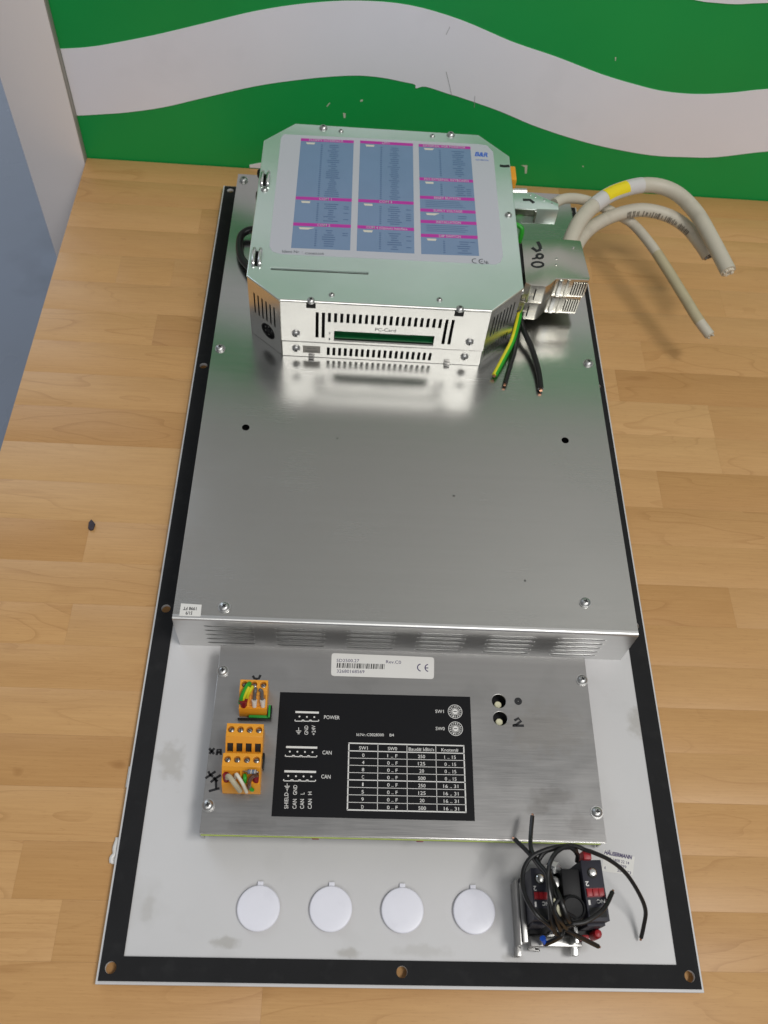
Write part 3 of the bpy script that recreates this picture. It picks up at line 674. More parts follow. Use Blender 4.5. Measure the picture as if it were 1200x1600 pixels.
c = obj('cable', G().tube(pts, 5.8, 16, 6), 'cable_sheath', low)
cable_end(low, pts, 5.8, 'dull_metal')
sp = spline(pts, 6); g = G()
rs = random.Random(5)
for i in range(int(len(sp)*.42), int(len(sp)*.80)):
    for f0 in (0, .34, .67):
        if rs.random() < .3: continue
        a, b = sp[i], sp[min(i+1, len(sp)-1)]; d = (b-a).normalized(); p_ = a+(b-a)*f0
        off = Vector((-.5, -.85, .1)); off = (off-d*off.dot(d)).normalized()*5.86
        g.ribbon([p_+off, p_+off+(b-a)*.2], rs.uniform(.5, 1.1), off)
tag(obj('sheath_print', g, 'ink_soft', c), kind='stuff')
rear = thing('cable_connector', (270, 565, 83), 'rear flat metal connector hood with thin drooping grey cable', 'connector', 'metal cable connectors')
obj('hood', G().prism([(253.5, 574), (271, 576), (291.5, 564), (291, 556.6), (253.5, 555)], FZ(0), 84.5, 99.5), 'lid_zinc', rear, bevel=.5)
obj('front_plate', G().fbox(FF(555.8), 253.6, 273, 92.5, 99.0, 0, 1.2).fbox(FF(555.8), 271.5, 273.2, 87, 98, 0, 2.2), 'bright_metal', rear, bevel=.3)
g = G()
for p in ((273, 571), (280, 567.5), (286, 563.5), (269, 573)): g.lathe(Frame((p[0], p[1], 99.5), (1, 0, 0), (0, 1, 0)), [(.9, 0), (.8, .5), (.3, .7)], 10)
tag(obj('rivet', g, 'bright_metal', rear), kind='stuff')
obj('marker_stroke', G().ribbon([(262, 566, 99.58), (268, 566.5, 99.58), (271, 563, 99.58)], 3., (0, 0, 1)), 'marker', rear)
obj('side_post', G().cyl((252.3, 585, 92), (268, 586, 92), 3.0, 10), 'bright_metal', rear)
pts = [(290.64, 573.51, 92), (299.26, 581.29, 91), (310.88, 588.26, 87), (323.77, 592.46, 82), (338.34, 595.04, 75), (355.49, 595.55, 67), (370.01, 590.33, 62), (383.02, 566.63, 60), (393.6, 542.18, 57), (404.8, 514.98, 53), (414.38, 492.93, 49), (423.56, 478.57, 45)]
sp = spline(pts, 6); n_ = len(sp)
c = obj('cable', G().tube(sp, 4.3, 14, 1), 'cable_sheath', rear)
obj('sheath_band', G().tube(sp[int(n_*.66):int(n_*.93)], 4.42, 14, 1), 'cable_sheath_dark', c)
cable_end(rear, pts, 4.0, 'cable_sheath')

def wire(pts, r, m, label=None, group=None, parent=None, tip=True, tipm='copper', cat='wire'):
    o = obj('wire', G().tube(pts, r, 10, 6), m, parent)
    if label: tag(o, label, cat, group)
    if tip:
        P = spline(pts, 6); d = (P[-1]-P[-2]).normalized()
        obj('copper_tip', G().cyl(P[-1]-d*.2, P[-1]+d*1.5, r*.55, 8), tipm, o)
    return o
wg = wire([(259.99, 474.24, 62), (257.02, 462.09, 62), (252.71, 446.51, 60), (246.24, 432.68, 57), (237.64, 415.04, 54)], 2.3, 'wire_green', 'green and yellow earth wire hanging from the zinc unit', 'wires hanging under the connectors')
gyP = spline([(259.99, 474.24, 62), (257.02, 462.09, 62), (252.71, 446.51, 60), (246.24, 432.68, 57), (237.64, 415.04, 54)], 6)
obj('yellow_stripe', G().tube([p+Vector((-.75, -.5, .75)) for p in gyP], 1.7, 8, 1), 'wire_yellow', wg)
wire([(260.54, 476.26, 60), (258.19, 458.56, 60), (254.25, 438.59, 57), (249.44, 422.14, 55), (245.2, 406.95, 53.5)], 1.9, 'wire_black', 'short thin black wire hanging beside the green and yellow wire', 'wires hanging under the connectors')
wire([(260.02, 476.22, 60), (262.33, 458.87, 60), (268.24, 441.6, 57), (272.07, 421.71, 55), (272.77, 403.47, 53.7)], 2.3, 'wire_black', 'longer black wire ending furthest to the right on the steel cover', 'wires hanging under the connectors')
o = obj('black_cable', G().tube([(43.26, 557.77, 60), (35.63, 557.87, 58), (30.01, 553.36, 56), (29.42, 541.86, 55), (32.46, 527.08, 56), (39.46, 514.85, 58), (46.75, 505.12, 62)], 3.1, 12, 6), 'wire_black')
tag(o, 'black cable loop bulging out from left side of the zinc unit', 'cable')
tp = thing('terminal_plug', (257, 597, 80), 'orange plug peeping out at the back right of the unit', 'terminal plug', 'orange terminal plugs')
obj('plug_body', G().box(252.4, 258.4, 588, 606, 82, 102), 'orange_plastic', tp, bevel=1.5)
w_ = wire([(256, 590, 84), (258.5, 586, 76), (257, 580, 62), (262, 574, 54)], 1.6, 'wire_yellow', 'yellow and green wire below the orange plug behind the unit', None)
w_ = wire([(257.5, 552, 86), (263, 549, 84), (262.5, 545, 74), (259, 543, 60)], 2.0, 'wire_green', 'green wire end between the rear hood and stacked connectors')

# ------------------------------------------------------------------ interface module
HM = 32.0
mod = thing('interface_module', (168, 133, HT), 'steel interface module with black printed label on the pale panel', 'module')
MX0, MX1, MY0, MY1 = 48.9, 288.3, 74.8, 192.0
swh = [(228.99, 160.04), (229.1, 148.65)]
obj('top_cover', G().sheet(rect(MX0, MX1, MY0, MY1), [circ(x, y, 4.5, 24) for x, y in swh], FZ(HM), 1.2, .3), 'module_steel', mod)
obj('side_wall', G().box(MX0, MX0+1.2, MY0+1, MY1-.4, HT+2.6, HM-1.25), 'module_steel', mod)
obj('side_wall', G().box(MX1-1.2, MX1, MY0+1, MY1-.4, HT+2.6, HM-1.25), 'module_steel', mod)
obj('rear_wall', G().box(MX0+1.3, MX1-1.3, MY1-1.6, MY1-.4, HT+2.6, HM-1.25), 'module_steel', mod)
obj('circuit_board', G().box(MX0+.4, MX1-3, MY0-.7, MY0+20, HM-3.9, HM-3.0), 'pcb_edge', mod)
obj('front_rail', G().box(MX0+.2, MX1-.5, MY0-.35, MY0+.7, HM-2.9, HM-1.3), 'bright_metal', mod)
obj('standoff', G().box(MX0+3, MX1-4, MY0+3, MY1-3, HT+.1, HM-9), 'dark_inside', mod)
for p in [(115.99, 74.53), (177.57, 74.44)]: obj('red_reflection', G().box(p[0]-2.2, p[0]+2.2, MY0-1.0, MY0+1.2, HM-6.5, HM-4.2), 'darkred_plastic', mod, bevel=.6)  # small red boxes stand for a soft pinkish reflection
for p in [(52.08, 174.06), (52.24, 90.36), (284.81, 176.07), (284.23, 91.92)]: screw(mod, (p[0], p[1], HM), 1.08, spin=p[0])
for x, y in swh:
    d = obj('rotary_switch', G().lathe(FZ(0), [(4.6, 0), (4.6, .3), (.1, .35)], 20), 'black_plastic', mod)
    d.location = (Vector((x, y, HM-8))-WL[mod])*U; WL[d] = Vector((x, y, HM-8))
    k = G().lathe(Frame((x, y-1.0, HM-7.6), (1, 0, 0), (0, 1, 0)), [(2.3, 0), (2.3, 3.6), (1.9, 4.0)], 18)
    obj('dial', k, 'cream_plastic', d)
plate = obj('black_label', G().prism([(89.37, 161.42), (210.51, 162.3), (209.94, 85.19), (89.6, 85.1)], FZ(HM), .02, .14), 'print_black', mod)
g = G(); ZP = HM+.18
g.text('POWER', (117.79, 144.82, 32.18), (127.57, 144.79, 32.18), 2.3)
g.text('CAN', (117.8, 122.57, 32.18), (123.39, 122.51, 32.18), 2.3)
g.text('CAN', (117.72, 107.93, 32.18), (123.33, 107.87, 32.18), 2.3)
g.text('SW1', (187.86, 150.91, 32.18), (193.24, 150.97, 32.18), 2.1)
g.text('SW0', (187.83, 139.76, 32.18), (193.48, 139.81, 32.18), 2.1)
g.text('Id.Nr.:C0028300', (138.38, 134.58, 32.18), (155.31, 134.86, 32.18), 1.75)
g.text('B4', (158.93, 134.86, 32.18), (161.67, 134.94, 32.18), 1.75)
g.text('GND', (108.48, 134.46, 32.18), (108.17, 140.24, 32.18), 2.3)
g.text('+24V', (113.04, 134.37, 32.18), (112.62, 140.6, 32.18), 2.3)
g.text('SHIELD', (99.16, 89.71, 32.18), (98.55, 99.1, 32.18), 2.3)
g.text('CAN', (103.92, 89.72, 32.18), (103.79, 95.32, 32.18), 2.3)
g.text('GND', (103.75, 97.79, 32.18), (103.61, 103.58, 32.18), 2.3)
g.text('CAN', (108.37, 89.83, 32.18), (108.16, 95.43, 32.18), 2.3)
g.text('L', (108.22, 98.21, 32.18), (108.16, 99.24, 32.18), 2.3)
g.text('CAN', (112.93, 89.94, 32.18), (112.74, 95.65, 32.18), 2.3)
g.text('H', (112.61, 98.11, 32.18), (112.52, 99.87, 32.18), 2.3)
g.text('SW1', (140.13, 126.13, 32.18), (145.47, 126.16, 32.18), 2.05)
g.text('SW0', (157.88, 126.23, 32.18), (163.57, 126.26, 32.18), 2.05)
g.text('Baud# kBit/s', (170.75, 126.31, 32.18), (186.55, 126.4, 32.18), 2.05)
g.text('Knoten#', (191.06, 126.42, 32.18), (201.59, 126.48, 32.18), 2.05)
g.text('0', (142.11, 121.66, 32.18), (143.53, 121.66, 32.18), 2.05)
g.text('1 .. F', (157.6, 121.74, 32.18), (163.86, 121.78, 32.18), 2.05)
g.text('250', (176.44, 121.85, 32.18), (180.85, 121.87, 32.18), 2.05)
g.text('1 .. 15', (192.75, 121.94, 32.18), (199.86, 121.98, 32.18), 2.05)
g.text('4', (142.12, 117.24, 32.18), (143.55, 117.25, 32.18), 2.05)
g.text('0 .. F', (157.53, 117.32, 32.18), (163.93, 117.36, 32.18), 2.05)
g.text('125', (176.43, 117.42, 32.18), (180.84, 117.45, 32.18), 2.05)
g.text('0 .. 15', (192.73, 117.51, 32.18), (199.84, 117.55, 32.18), 2.05)
g.text('8', (142.14, 112.83, 32.18), (143.56, 112.83, 32.18), 2.05)
g.text('0 .. F', (157.54, 112.91, 32.18), (163.93, 112.94, 32.18), 2.05)
g.text('20', (177.2, 113.01, 32.18), (180.04, 113.02, 32.18), 2.05)
g.text('0 .. 15', (192.71, 113.09, 32.18), (199.81, 113.12, 32.18), 2.05)
g.text('C', (142.16, 108.41, 32.18), (143.58, 108.42, 32.18), 2.05)
g.text('0 .. F', (157.55, 108.49, 32.18), (163.94, 108.52, 32.18), 2.05)
g.text('500', (176.34, 108.58, 32.18), (180.89, 108.6, 32.18), 2.05)
g.text('0 .. 15', (192.69, 108.66, 32.18), (199.79, 108.69, 32.18), 2.05)
g.text('1', (142.5, 104, 32.18), (143.28, 104, 32.18), 2.05)
g.text('0 .. F', (157.55, 104.07, 32.18), (163.94, 104.1, 32.18), 2.05)
g.text('250', (176.41, 104.16, 32.18), (180.8, 104.18, 32.18), 2.05)
g.text('16 .. 31', (191.67, 104.23, 32.18), (200.75, 104.27, 32.18), 2.05)
g.text('5', (142.2, 99.58, 32.18), (143.61, 99.59, 32.18), 2.05)
g.text('0 .. F', (157.56, 99.65, 32.18), (163.94, 99.68, 32.18), 2.05)
g.text('125', (176.4, 99.74, 32.18), (180.79, 99.76, 32.18), 2.05)
g.text('16 .. 31', (191.66, 99.8, 32.18), (200.73, 99.85, 32.18), 2.05)
g.text('9', (142.21, 95.17, 32.18), (143.63, 95.18, 32.18), 2.05)
g.text('0 .. F', (157.57, 95.24, 32.18), (163.94, 95.26, 32.18), 2.05)
g.text('20', (177.17, 95.32, 32.18), (180, 95.33, 32.18), 2.05)
g.text('16 .. 31', (191.64, 95.38, 32.18), (200.7, 95.42, 32.18), 2.05)
g.text('D', (142.23, 90.76, 32.18), (143.65, 90.76, 32.18), 2.05)
g.text('0 .. F', (157.57, 90.82, 32.18), (163.94, 90.84, 32.18), 2.05)
g.text('500', (176.31, 90.89, 32.18), (180.84, 90.91, 32.18), 2.05)
g.text('16 .. 31', (191.62, 90.95, 32.18), (200.68, 90.99, 32.18), 2.05)
tag(obj('lettering', g, 'print_white', plate), kind='stuff')
g = G()
g.ribbon([(133.54, 129.91, 32.18), (205.36, 130.33, 32.18)], 0.75)
g.ribbon([(133.57, 125.14, 32.18), (205.33, 125.55, 32.18)], 0.6)
g.ribbon([(133.59, 120.73, 32.18), (205.3, 121.12, 32.18)], 0.32)
g.ribbon([(133.62, 116.31, 32.18), (205.27, 116.69, 32.18)], 0.32)
g.ribbon([(133.64, 111.9, 32.18), (205.24, 112.26, 32.18)], 0.32)
g.ribbon([(133.66, 107.49, 32.18), (205.21, 107.84, 32.18)], 0.6)
g.ribbon([(133.69, 103.08, 32.18), (205.18, 103.41, 32.18)], 0.32)
g.ribbon([(133.71, 98.66, 32.18), (205.15, 98.98, 32.18)], 0.32)
g.ribbon([(133.74, 94.25, 32.18), (205.12, 94.55, 32.18)], 0.32)
g.ribbon([(133.76, 89.84, 32.18), (205.1, 90.12, 32.18)], 0.75)
g.ribbon([(133.83, 129.91, 32.18), (134.05, 89.84, 32.18)], 0.75)
g.ribbon([(151.74, 130.01, 32.18), (151.84, 89.91, 32.18)], 0.34)
g.ribbon([(169.7, 130.12, 32.18), (169.68, 89.98, 32.18)], 0.34)
g.ribbon([(187.62, 130.23, 32.18), (187.47, 90.05, 32.18)], 0.34)
g.ribbon([(205.07, 130.33, 32.18), (204.81, 90.12, 32.18)], 0.75)
tag(obj('table_lines', g, 'print_white', plate), kind='stuff')
g = G()
g.ribbon([(99.81, 148.68, 32.18), (114.43, 148.69, 32.18)], 1.25)
g.disc((102.5, 145.81, 32.18), .55, seg=12)
g.disc((107.11, 145.73, 32.18), .55, seg=12)
g.disc((111.71, 145.76, 32.18), .55, seg=12)
g.ribbon([(99.95, 142.8, 32.18), (114.47, 143.14, 32.18)], .5)
g.ribbon([(99.95, 142.8, 32.18), (99.89, 143.81, 32.18)], .6)
g.disc((104.83, 143.36, 32.18), 1.0, seg=12, ry=.55)
g.disc((109.42, 143.47, 32.18), 1.0, seg=12, ry=.55)
g.ribbon([(114.47, 143.14, 32.18), (114.53, 144.15, 32.18)], .6)
g.ribbon([(95.48, 126.38, 32.18), (114.5, 126.49, 32.18)], 1.25)
g.disc((97.91, 123.62, 32.18), .55, seg=12)
g.disc((102.51, 123.65, 32.18), .55, seg=12)
g.disc((107.12, 123.67, 32.18), .55, seg=12)
g.disc((111.73, 123.69, 32.18), .55, seg=12)
g.ribbon([(95.43, 120.63, 32.18), (114.35, 120.74, 32.18)], .5)
g.ribbon([(95.43, 120.63, 32.18), (95.37, 121.6, 32.18)], .6)
g.disc((100.26, 121.09, 32.18), 1.0, seg=12, ry=.55)
g.disc((104.86, 121.12, 32.18), 1.0, seg=12, ry=.55)
g.disc((109.46, 121.14, 32.18), 1.0, seg=12, ry=.55)
g.ribbon([(114.35, 120.74, 32.18), (114.41, 121.71, 32.18)], .6)
g.ribbon([(95.41, 111.56, 32.18), (114.47, 111.65, 32.18)], 1.25)
g.disc((97.91, 108.88, 32.18), .55, seg=12)
g.disc((102.56, 108.79, 32.18), .55, seg=12)
g.disc((107.1, 108.81, 32.18), .55, seg=12)
g.disc((111.75, 108.83, 32.18), .55, seg=12)
g.ribbon([(95.37, 105.87, 32.18), (114.32, 106.06, 32.18)], .5)
g.ribbon([(95.37, 105.87, 32.18), (95.31, 106.81, 32.18)], .6)
g.disc((100.28, 106.34, 32.18), 1.0, seg=12, ry=.55)
g.disc((104.86, 106.39, 32.18), 1.0, seg=12, ry=.55)
g.disc((109.45, 106.43, 32.18), 1.0, seg=12, ry=.55)
g.ribbon([(114.32, 106.06, 32.18), (114.38, 107, 32.18)], .6)
g.ribbon([(102.37, 138.83, 32.18), (102.5, 136.61, 32.18)], .35)
g.ribbon([(100.87, 136.56, 32.18), (104.12, 136.66, 32.18)], .42)
g.ribbon([(101.47, 135.69, 32.18), (103.63, 135.75, 32.18)], .42)
g.ribbon([(102.06, 134.82, 32.18), (103.14, 134.85, 32.18)], .42)
g.ribbon([(97.89, 99.6, 32.18), (97.79, 101.15, 32.18)], .35)
g.ribbon([(97.27, 101.03, 32.18), (98.32, 101.06, 32.18)], .42)
g.ribbon([(96.69, 101.84, 32.18), (98.78, 101.9, 32.18)], .42)
g.ribbon([(96.11, 102.66, 32.18), (99.25, 102.74, 32.18)], .42)
g.ribbon([(97.68, 102.7, 32.18), (97.57, 104.47, 32.18)], .35)
tag(obj('connector_symbol', g, 'print_white', plate), kind='stuff')
for nm, c in [("a", (200.45, 152.12)), ("b", (200.39, 141.04))]:
    g = G(); c3 = Vector((c[0], c[1], ZP))
    g.ring(c3, 4.25, 4.6, seg=40).ring(c3, 2.05, 2.35, seg=30).disc(c3, 1.75)
    for k in range(16):
        a = math.radians(90-22.5*k+180); d = Vector((math.cos(a), math.sin(a), 0)); tx = Vector((d.y, -d.x, 0))
        b0 = c3+d*2.75; g.text('0123456789ABCDEF'[k], b0-tx*.42, b0+tx*.42, 1.15, bold=.02)
    o = obj('dial_symbol', g, 'print_white', plate)
    obj('dial_mark', G().ribbon([c3+Vector((-1.05, .05, .04)), c3+Vector((1.05, .05, .04))], .5), 'print_black', o)
st = obj('barcode_sticker', G().prism([(120.86, 186.92), (121.05, 188.09), (121.72, 188.8), (122.81, 189.03), (185.96, 188.56), (187.05, 188.32), (187.71, 187.59), (187.89, 186.41), (187.54, 175.52), (187.28, 174.37), (186.59, 173.66), (185.49, 173.43), (123.02, 173.37), (121.94, 173.59), (121.26, 174.29), (121.03, 175.44)], FZ(HM), .02, .14), 'paper', mod)
g = G()
g.text('5D2500.27', (124.25, 182.97, 32.18), (138.92, 183.26, 32.18), 2.2, bold=0.)
g.text('32680168569', (124.67, 175.65, 32.18), (142.49, 175.88, 32.18), 2.2, bold=0.)
g.text('Rev.C0', (156.39, 183.24, 32.18), (166.19, 183.18, 32.18), 2.2, bold=0.)
g.ring((179.34, 181.05, 32.18), 2.1, 2.75, a0=100, a1=260)
g.ring((184.24, 180.99, 32.18), 2.1, 2.75, a0=100, a1=260)
g.ribbon([(181.94, 180.9, 32.18), (183.94, 180.97, 32.18)], .65)
tag(obj('lettering', g, 'ink_navy', st), kind='stuff')
g = G(); rb = random.Random(11); x = 0.
while x < 1:
    wd = rb.choice((.008, .008, .014, .022)); a = bil([(124.66, 182.33), (155.65, 182.64), (155.22, 179.06), (124.4, 178.93)], x, 0); b = bil([(124.66, 182.33), (155.65, 182.64), (155.22, 179.06), (124.4, 178.93)], min(1, x+wd), 0); c_ = bil([(124.66, 182.33), (155.65, 182.64), (155.22, 179.06), (124.4, 178.93)], min(1, x+wd), 1); d_ = bil([(124.66, 182.33), (155.65, 182.64), (155.22, 179.06), (124.4, 178.93)], x, 1)
    g.flat([a, b, c_, d_], FZ(HM+.18)); x += wd+rb.choice((.009, .009, .016, .022))
tag(obj('barcode', g, 'print_black', st), kind='stuff')
g = G()
g.ribbon([(49.01, 124.28, 32.06), (52.36, 120.84, 32.06)], 1.5)
g.ribbon([(52.23, 124.45, 32.06), (49.54, 120.92, 32.06)], 1.5)
g.ribbon([(53.97, 120.18, 32.06), (54.17, 123.64, 32.06), (56.01, 123.77, 32.06), (56.44, 120.45, 32.06)], 1.5)
g.ribbon([(53.99, 121.75, 32.06), (56.06, 122.2, 32.06)], 1.5)
g.ribbon([(50.07, 110.41, 32.06), (51.47, 108.16, 32.06), (53.27, 107.26, 32.06)], 1.45)
g.ribbon([(54.37, 110.45, 32.06), (51.3, 107.97, 32.06), (48.78, 106.11, 32.06)], 1.45)
g.ribbon([(57.71, 108.4, 32.06), (54.89, 106.35, 32.06), (52.13, 103.93, 32.06)], 1.45)
g.ribbon([(53.39, 106.88, 32.06), (56.23, 104.49, 32.06)], 1.45)
g.ribbon([(55.09, 105.22, 32.06), (55.94, 100.15, 32.06)], 1.45)
g.ribbon([(51.66, 98.66, 32.06), (57.78, 100.54, 32.06)], 1.45)
g.ribbon([(71.29, 171.72, 32.06), (72.45, 169.96, 32.06), (73.83, 169.65, 32.06), (75.31, 170.13, 32.06), (76.14, 172.43, 32.06)], 1.5)
g.ring((241.49, 160.36, 32.06), .3, 2.5, seg=20)
g.ribbon([(238.11, 147.55, 32.06), (240.8, 149.09, 32.06), (242.38, 147.24, 32.06), (239.05, 144.81, 32.06), (236.72, 144.16, 32.06), (244.03, 144.38, 32.06)], 1.6)
tag(obj('marker_writing', g, 'marker', mod), kind='stuff')

# ------------------------------------------------------------------ orange terminal plugs on the module
def plug_body(t, x0, x1, yb, yd, yr, yp, yl, yf, zt, zp, zl, nh, sockets, sx=None):
    """yb back, yd end of the screw deck, yp foot of the wire pocket, yl lip, yf front foot"""
    F = Frame((x0, 0, 0), (0, 1, 0), (0, 0, 1)); W_ = x1-x0
    core = [(yb, HM+.1), (yb, zt-2.1), (yd, zt-2.1), (yp, zp-2.0), (yl, zp-2.0), (yl, zl), (yf, HM+.1)]
    obj('plug_body', G().prism(core, F, 0, W_), 'orange_plastic', t, bevel=.2)
    pit = W_/nh; cx = [x0+pit*(k+.5) for k in range(nh)]; ym = (yb*.55+yd*.45)
    obj('screw_deck', G().sheet(rect(x0-.05, x1+.05, yd, yb+.1), [circ(c, ym, 1.95, 16) for c in cx], FZ(zt), 2.0, .25), 'orange_plastic', t)
    uy = Vector((0, yd-yp, zt-zp)); Ls = uy.length
    S = Frame((0, yp, zp), (1, 0, 0), uy)
    hs = [rect(c-1.75, c+1.75, Ls*.12, Ls*.62) for c in cx] if sockets else [rect(x0+1.1, cx[nh//2-1]+pit*.35, Ls*.05, Ls*.72), rect(cx[nh//2-1]+pit*.6, x1-1.1, Ls*.05, Ls*.72)]
    obj('wire_face', G().sheet(rect(x0-.05, x1+.05, 0, Ls), hs, S, 1.6, .15), 'orange_plastic', t)
    obj('front_lip', G().add([(x, y, z) for x in (x0-.06, x1+.06) for y, z in ((yp+.2, zp), (yl-.2, zp+.4), (yf-.3, HM+.3), (yp, HM+.3))],
        [(0, 1, 2, 3), (7, 6, 5, 4), (0, 4, 5, 1), (1, 5, 6, 2), (2, 6, 7, 3), (3, 7, 4, 0)]), 'orange_plastic', t, bevel=.25)
    for k, c in enumerate(cx):
        s = obj('terminal_screw', G().lathe(Frame((c, ym, zt-2.0), (1, 0, 0), (0, 1, 0)), [(1.62, 0), (1.62, .35), (1.4, .5)], 16), 'dull_metal', t)
        a = 1.1+.7*k; d = Vector((math.cos(a), math.sin(a), 0))*1.5
        obj('screw_slot', G().ribbon([Vector((c, ym, zt-1.47))-d*.9, Vector((c, ym, zt-1.47))+d*.9], .5), 'dark_inside', s)
        if sockets:
            obj('wire_socket', G().fbox(S, c-1.74, c+1.74, Ls*.13, Ls*.61, -1.9, -1.3), 'dark_inside', t)
    return cx, S, Ls
t = thing('terminal_plug', (73.92, 147.70, 32), 'orange three-pole terminal plug with green-yellow wires at the top', 'terminal plug', 'orange terminal plugs')
obj('socket_frame', G().box(71.41, 85.03, 142.97, 144.67, HM+.05, HM+4).box(83.23, 84.53, 142.97, 150.70, HM+.05, HM+6), 'green_plastic', t, bevel=.3)
obj('socket_rim', G().box(64.61, 85.33, 142.07, 142.92, HM+.05, HM+3.4).box(84.58, 85.33, 142.97, 150.70, HM+.05, HM+5.4), 'black_plastic', t, bevel=.2)
plug_body(t, 65.41, 82.43, 162.74, 156.33, 155.51, 147.70, 146.88, 144.87, 48., 41., 41.5, 3, False)
wire([(66.21, 150.24, 42), (67.11, 151.17, 47), (68.78, 154.53, 50), (70.34, 157.62, 51), (71.31, 159.97, 49)], 1.45, 'wire_green', parent=t, tip=True, tipm='copper')
wire([(67.56, 150.11, 42.5), (68.45, 151.03, 47.5), (70.18, 153.94, 50.8), (71.43, 156.74, 51.6)], 0.9, 'wire_yellow', parent=t, tip=False, tipm='copper')
wire([(69.37, 151.37, 42), (70.51, 152.98, 47), (72.1, 155.33, 50), (73.19, 157.8, 49)], 1.15, 'wire_yellow', parent=t, tip=True, tipm='copper')
wire([(74.75, 150.16, 43), (74.76, 152.81, 46), (75.18, 155.12, 49), (75.27, 157.22, 48)], 1.1, 'wire_grey', parent=t, tip=False, tipm='copper')
wire([(79.63, 150.32, 43), (79.3, 152.96, 46), (79.06, 155.25, 49), (77.57, 155.85, 50)], 1.1, 'wire_grey', parent=t, tip=False, tipm='copper')
obj('ferrule', G().cyl((68.26, 148.12, 40.5), (68.14, 150.55, 46), 1.6, 12, 2.8), 'darkred_plastic', t)
obj('ferrule', G().cyl((74.81, 148.16, 41), (74.81, 150.8, 45), 1.3, 12, 1.75), 'ferrule_white', t)
obj('ferrule', G().cyl((80.02, 148.33, 41), (79.84, 150.96, 45), 1.3, 12, 1.75), 'ferrule_white', t)
t = thing('terminal_plug', (71.01, 118.41, 32), 'orange four-pole terminal plug with empty square wire sockets, middle of three', 'terminal plug', 'orange terminal plugs')
plug_body(t, 60.05, 81.98, 134.93, 127.04, 0.00, 118.41, 117.83, 117.60, 48., 41., 41.5, 4, True)
obj('side_latch', G().box(82.03, 83.28, 111.41, 120.41, HM+.1, HM+7), 'black_plastic', t, bevel=.3)
t = thing('terminal_plug', (71.06, 101.51, 32), 'orange four-pole terminal plug with grey, white and green wires and resistor', 'terminal plug', 'orange terminal plugs')
plug_body(t, 59.85, 82.27, 116.32, 108.52, 0.00, 101.51, 100.95, 97.75, 50., 42.5, 43., 4, False)
obj('ferrule', G().cyl((62.45, 102.6, 41), (62.46, 104.48, 47), 2.0, 12, 2.0), 'darkred_plastic', t)
obj('ferrule', G().cyl((79.82, 102.69, 41), (79.52, 105.03, 46), 2.2, 12, 2.0), 'darkred_plastic', t)
wire([(62.7, 103.37, 45), (64.3, 103.19, 48.5), (67.03, 100.18, 49), (69.22, 98.11, 46), (70.72, 97.33, 40)], 1.55, 'wire_pale', parent=t, tip=False, tipm='copper')
wire([(67.63, 103.41, 44), (68.66, 104.28, 49), (70.52, 102.11, 49), (72.88, 99.04, 47), (74.49, 96.95, 39)], 1.05, 'wire_white', parent=t, tip=True, tipm='copper')
wire([(73.49, 101.07, 45), (73.67, 102.47, 48), (73.26, 104.59, 47)], 1.15, 'wire_green', parent=t, tip=False, tipm='copper')
wire([(80.72, 104.6, 47), (78.87, 103.73, 49), (77.14, 102.29, 49), (76.33, 100.1, 47.5), (76.06, 98.69, 41)], 1.1, 'wire_brown', parent=t, tip=False, tipm='copper')
wire([(76.28, 98.98, 42), (77.16, 98.24, 40), (78, 98.28, 38.5)], 1.1, 'wire_green', parent=t, tip=False, tipm='copper')
obj('resistor', G().cyl((74.99, 105.41, 51.5), (80.35, 105.29, 51.5), 1.25, 12), 'wire_grey', t)
obj('colour_band', G().cyl((75.91, 105.4, 51.5), (76.36, 105.37, 51.5), 1.3, 12), 'film_blue', t)
obj('colour_band', G().cyl((77.02, 105.39, 51.5), (77.46, 105.36, 51.5), 1.3, 12), 'ferrule_white', t)
obj('colour_band', G().cyl((78.13, 105.38, 51.5), (78.57, 105.36, 51.5), 1.3, 12), 'film_blue', t)
obj('colour_band', G().cyl((79.23, 105.38, 51.5), (79.68, 105.35, 51.5), 1.3, 12), 'ferrule_white', t)
wire([(72.43, 106.13, 50), (73.87, 105.56, 51.5), (74.99, 105.41, 51.5)], 0.3, 'dull_metal', parent=t, tip=False, tipm='copper')
wire([(80.35, 105.29, 51.5), (81.24, 105.31, 51), (81.42, 105.83, 48)], 0.3, 'dull_metal', parent=t, tip=False, tipm='copper')
# ------------------------------------------------------------------ switch block with contact blocks and loose wires
sw = thing('switch_block', (255, 42, HT), 'dark switch block with tangled black wires, white numerals and red sliders', 'switch')
obj('mounting_flange', G().box(240, 276, 26, 58, HT+.1, HT+12), 'black_plastic', sw, bevel=.6)
obj('metal_bracket', G().box(232.85, 234.15, 19.60, 53.76, HT+2, 29).box(232.25, 235.05, 14.60, 19.60, HT+2, 20), 'dull_metal', sw, bevel=.3)
obj('metal_bracket', G().box(234.25, 237.05, 20.60, 51.76, 24, 31), 'dull_metal', sw, bevel=.3)
obj('lever', G().box(264.08, 267.79, 15.29, 22.58, 14, 21), 'bright_metal', sw, bevel=.6)
obj('cross_plate', G().box(239.90, 269.52, 19.55, 24.39, 16, 24), 'dull_metal', sw, bevel=.5)
obj('hook', G().box(240.00, 246.42, 18.00, 19.76, 13, 16).box(243.45, 246.42, 18.00, 22.85, 13, 16), 'dull_metal', sw, bevel=.4)
TB = 49.0
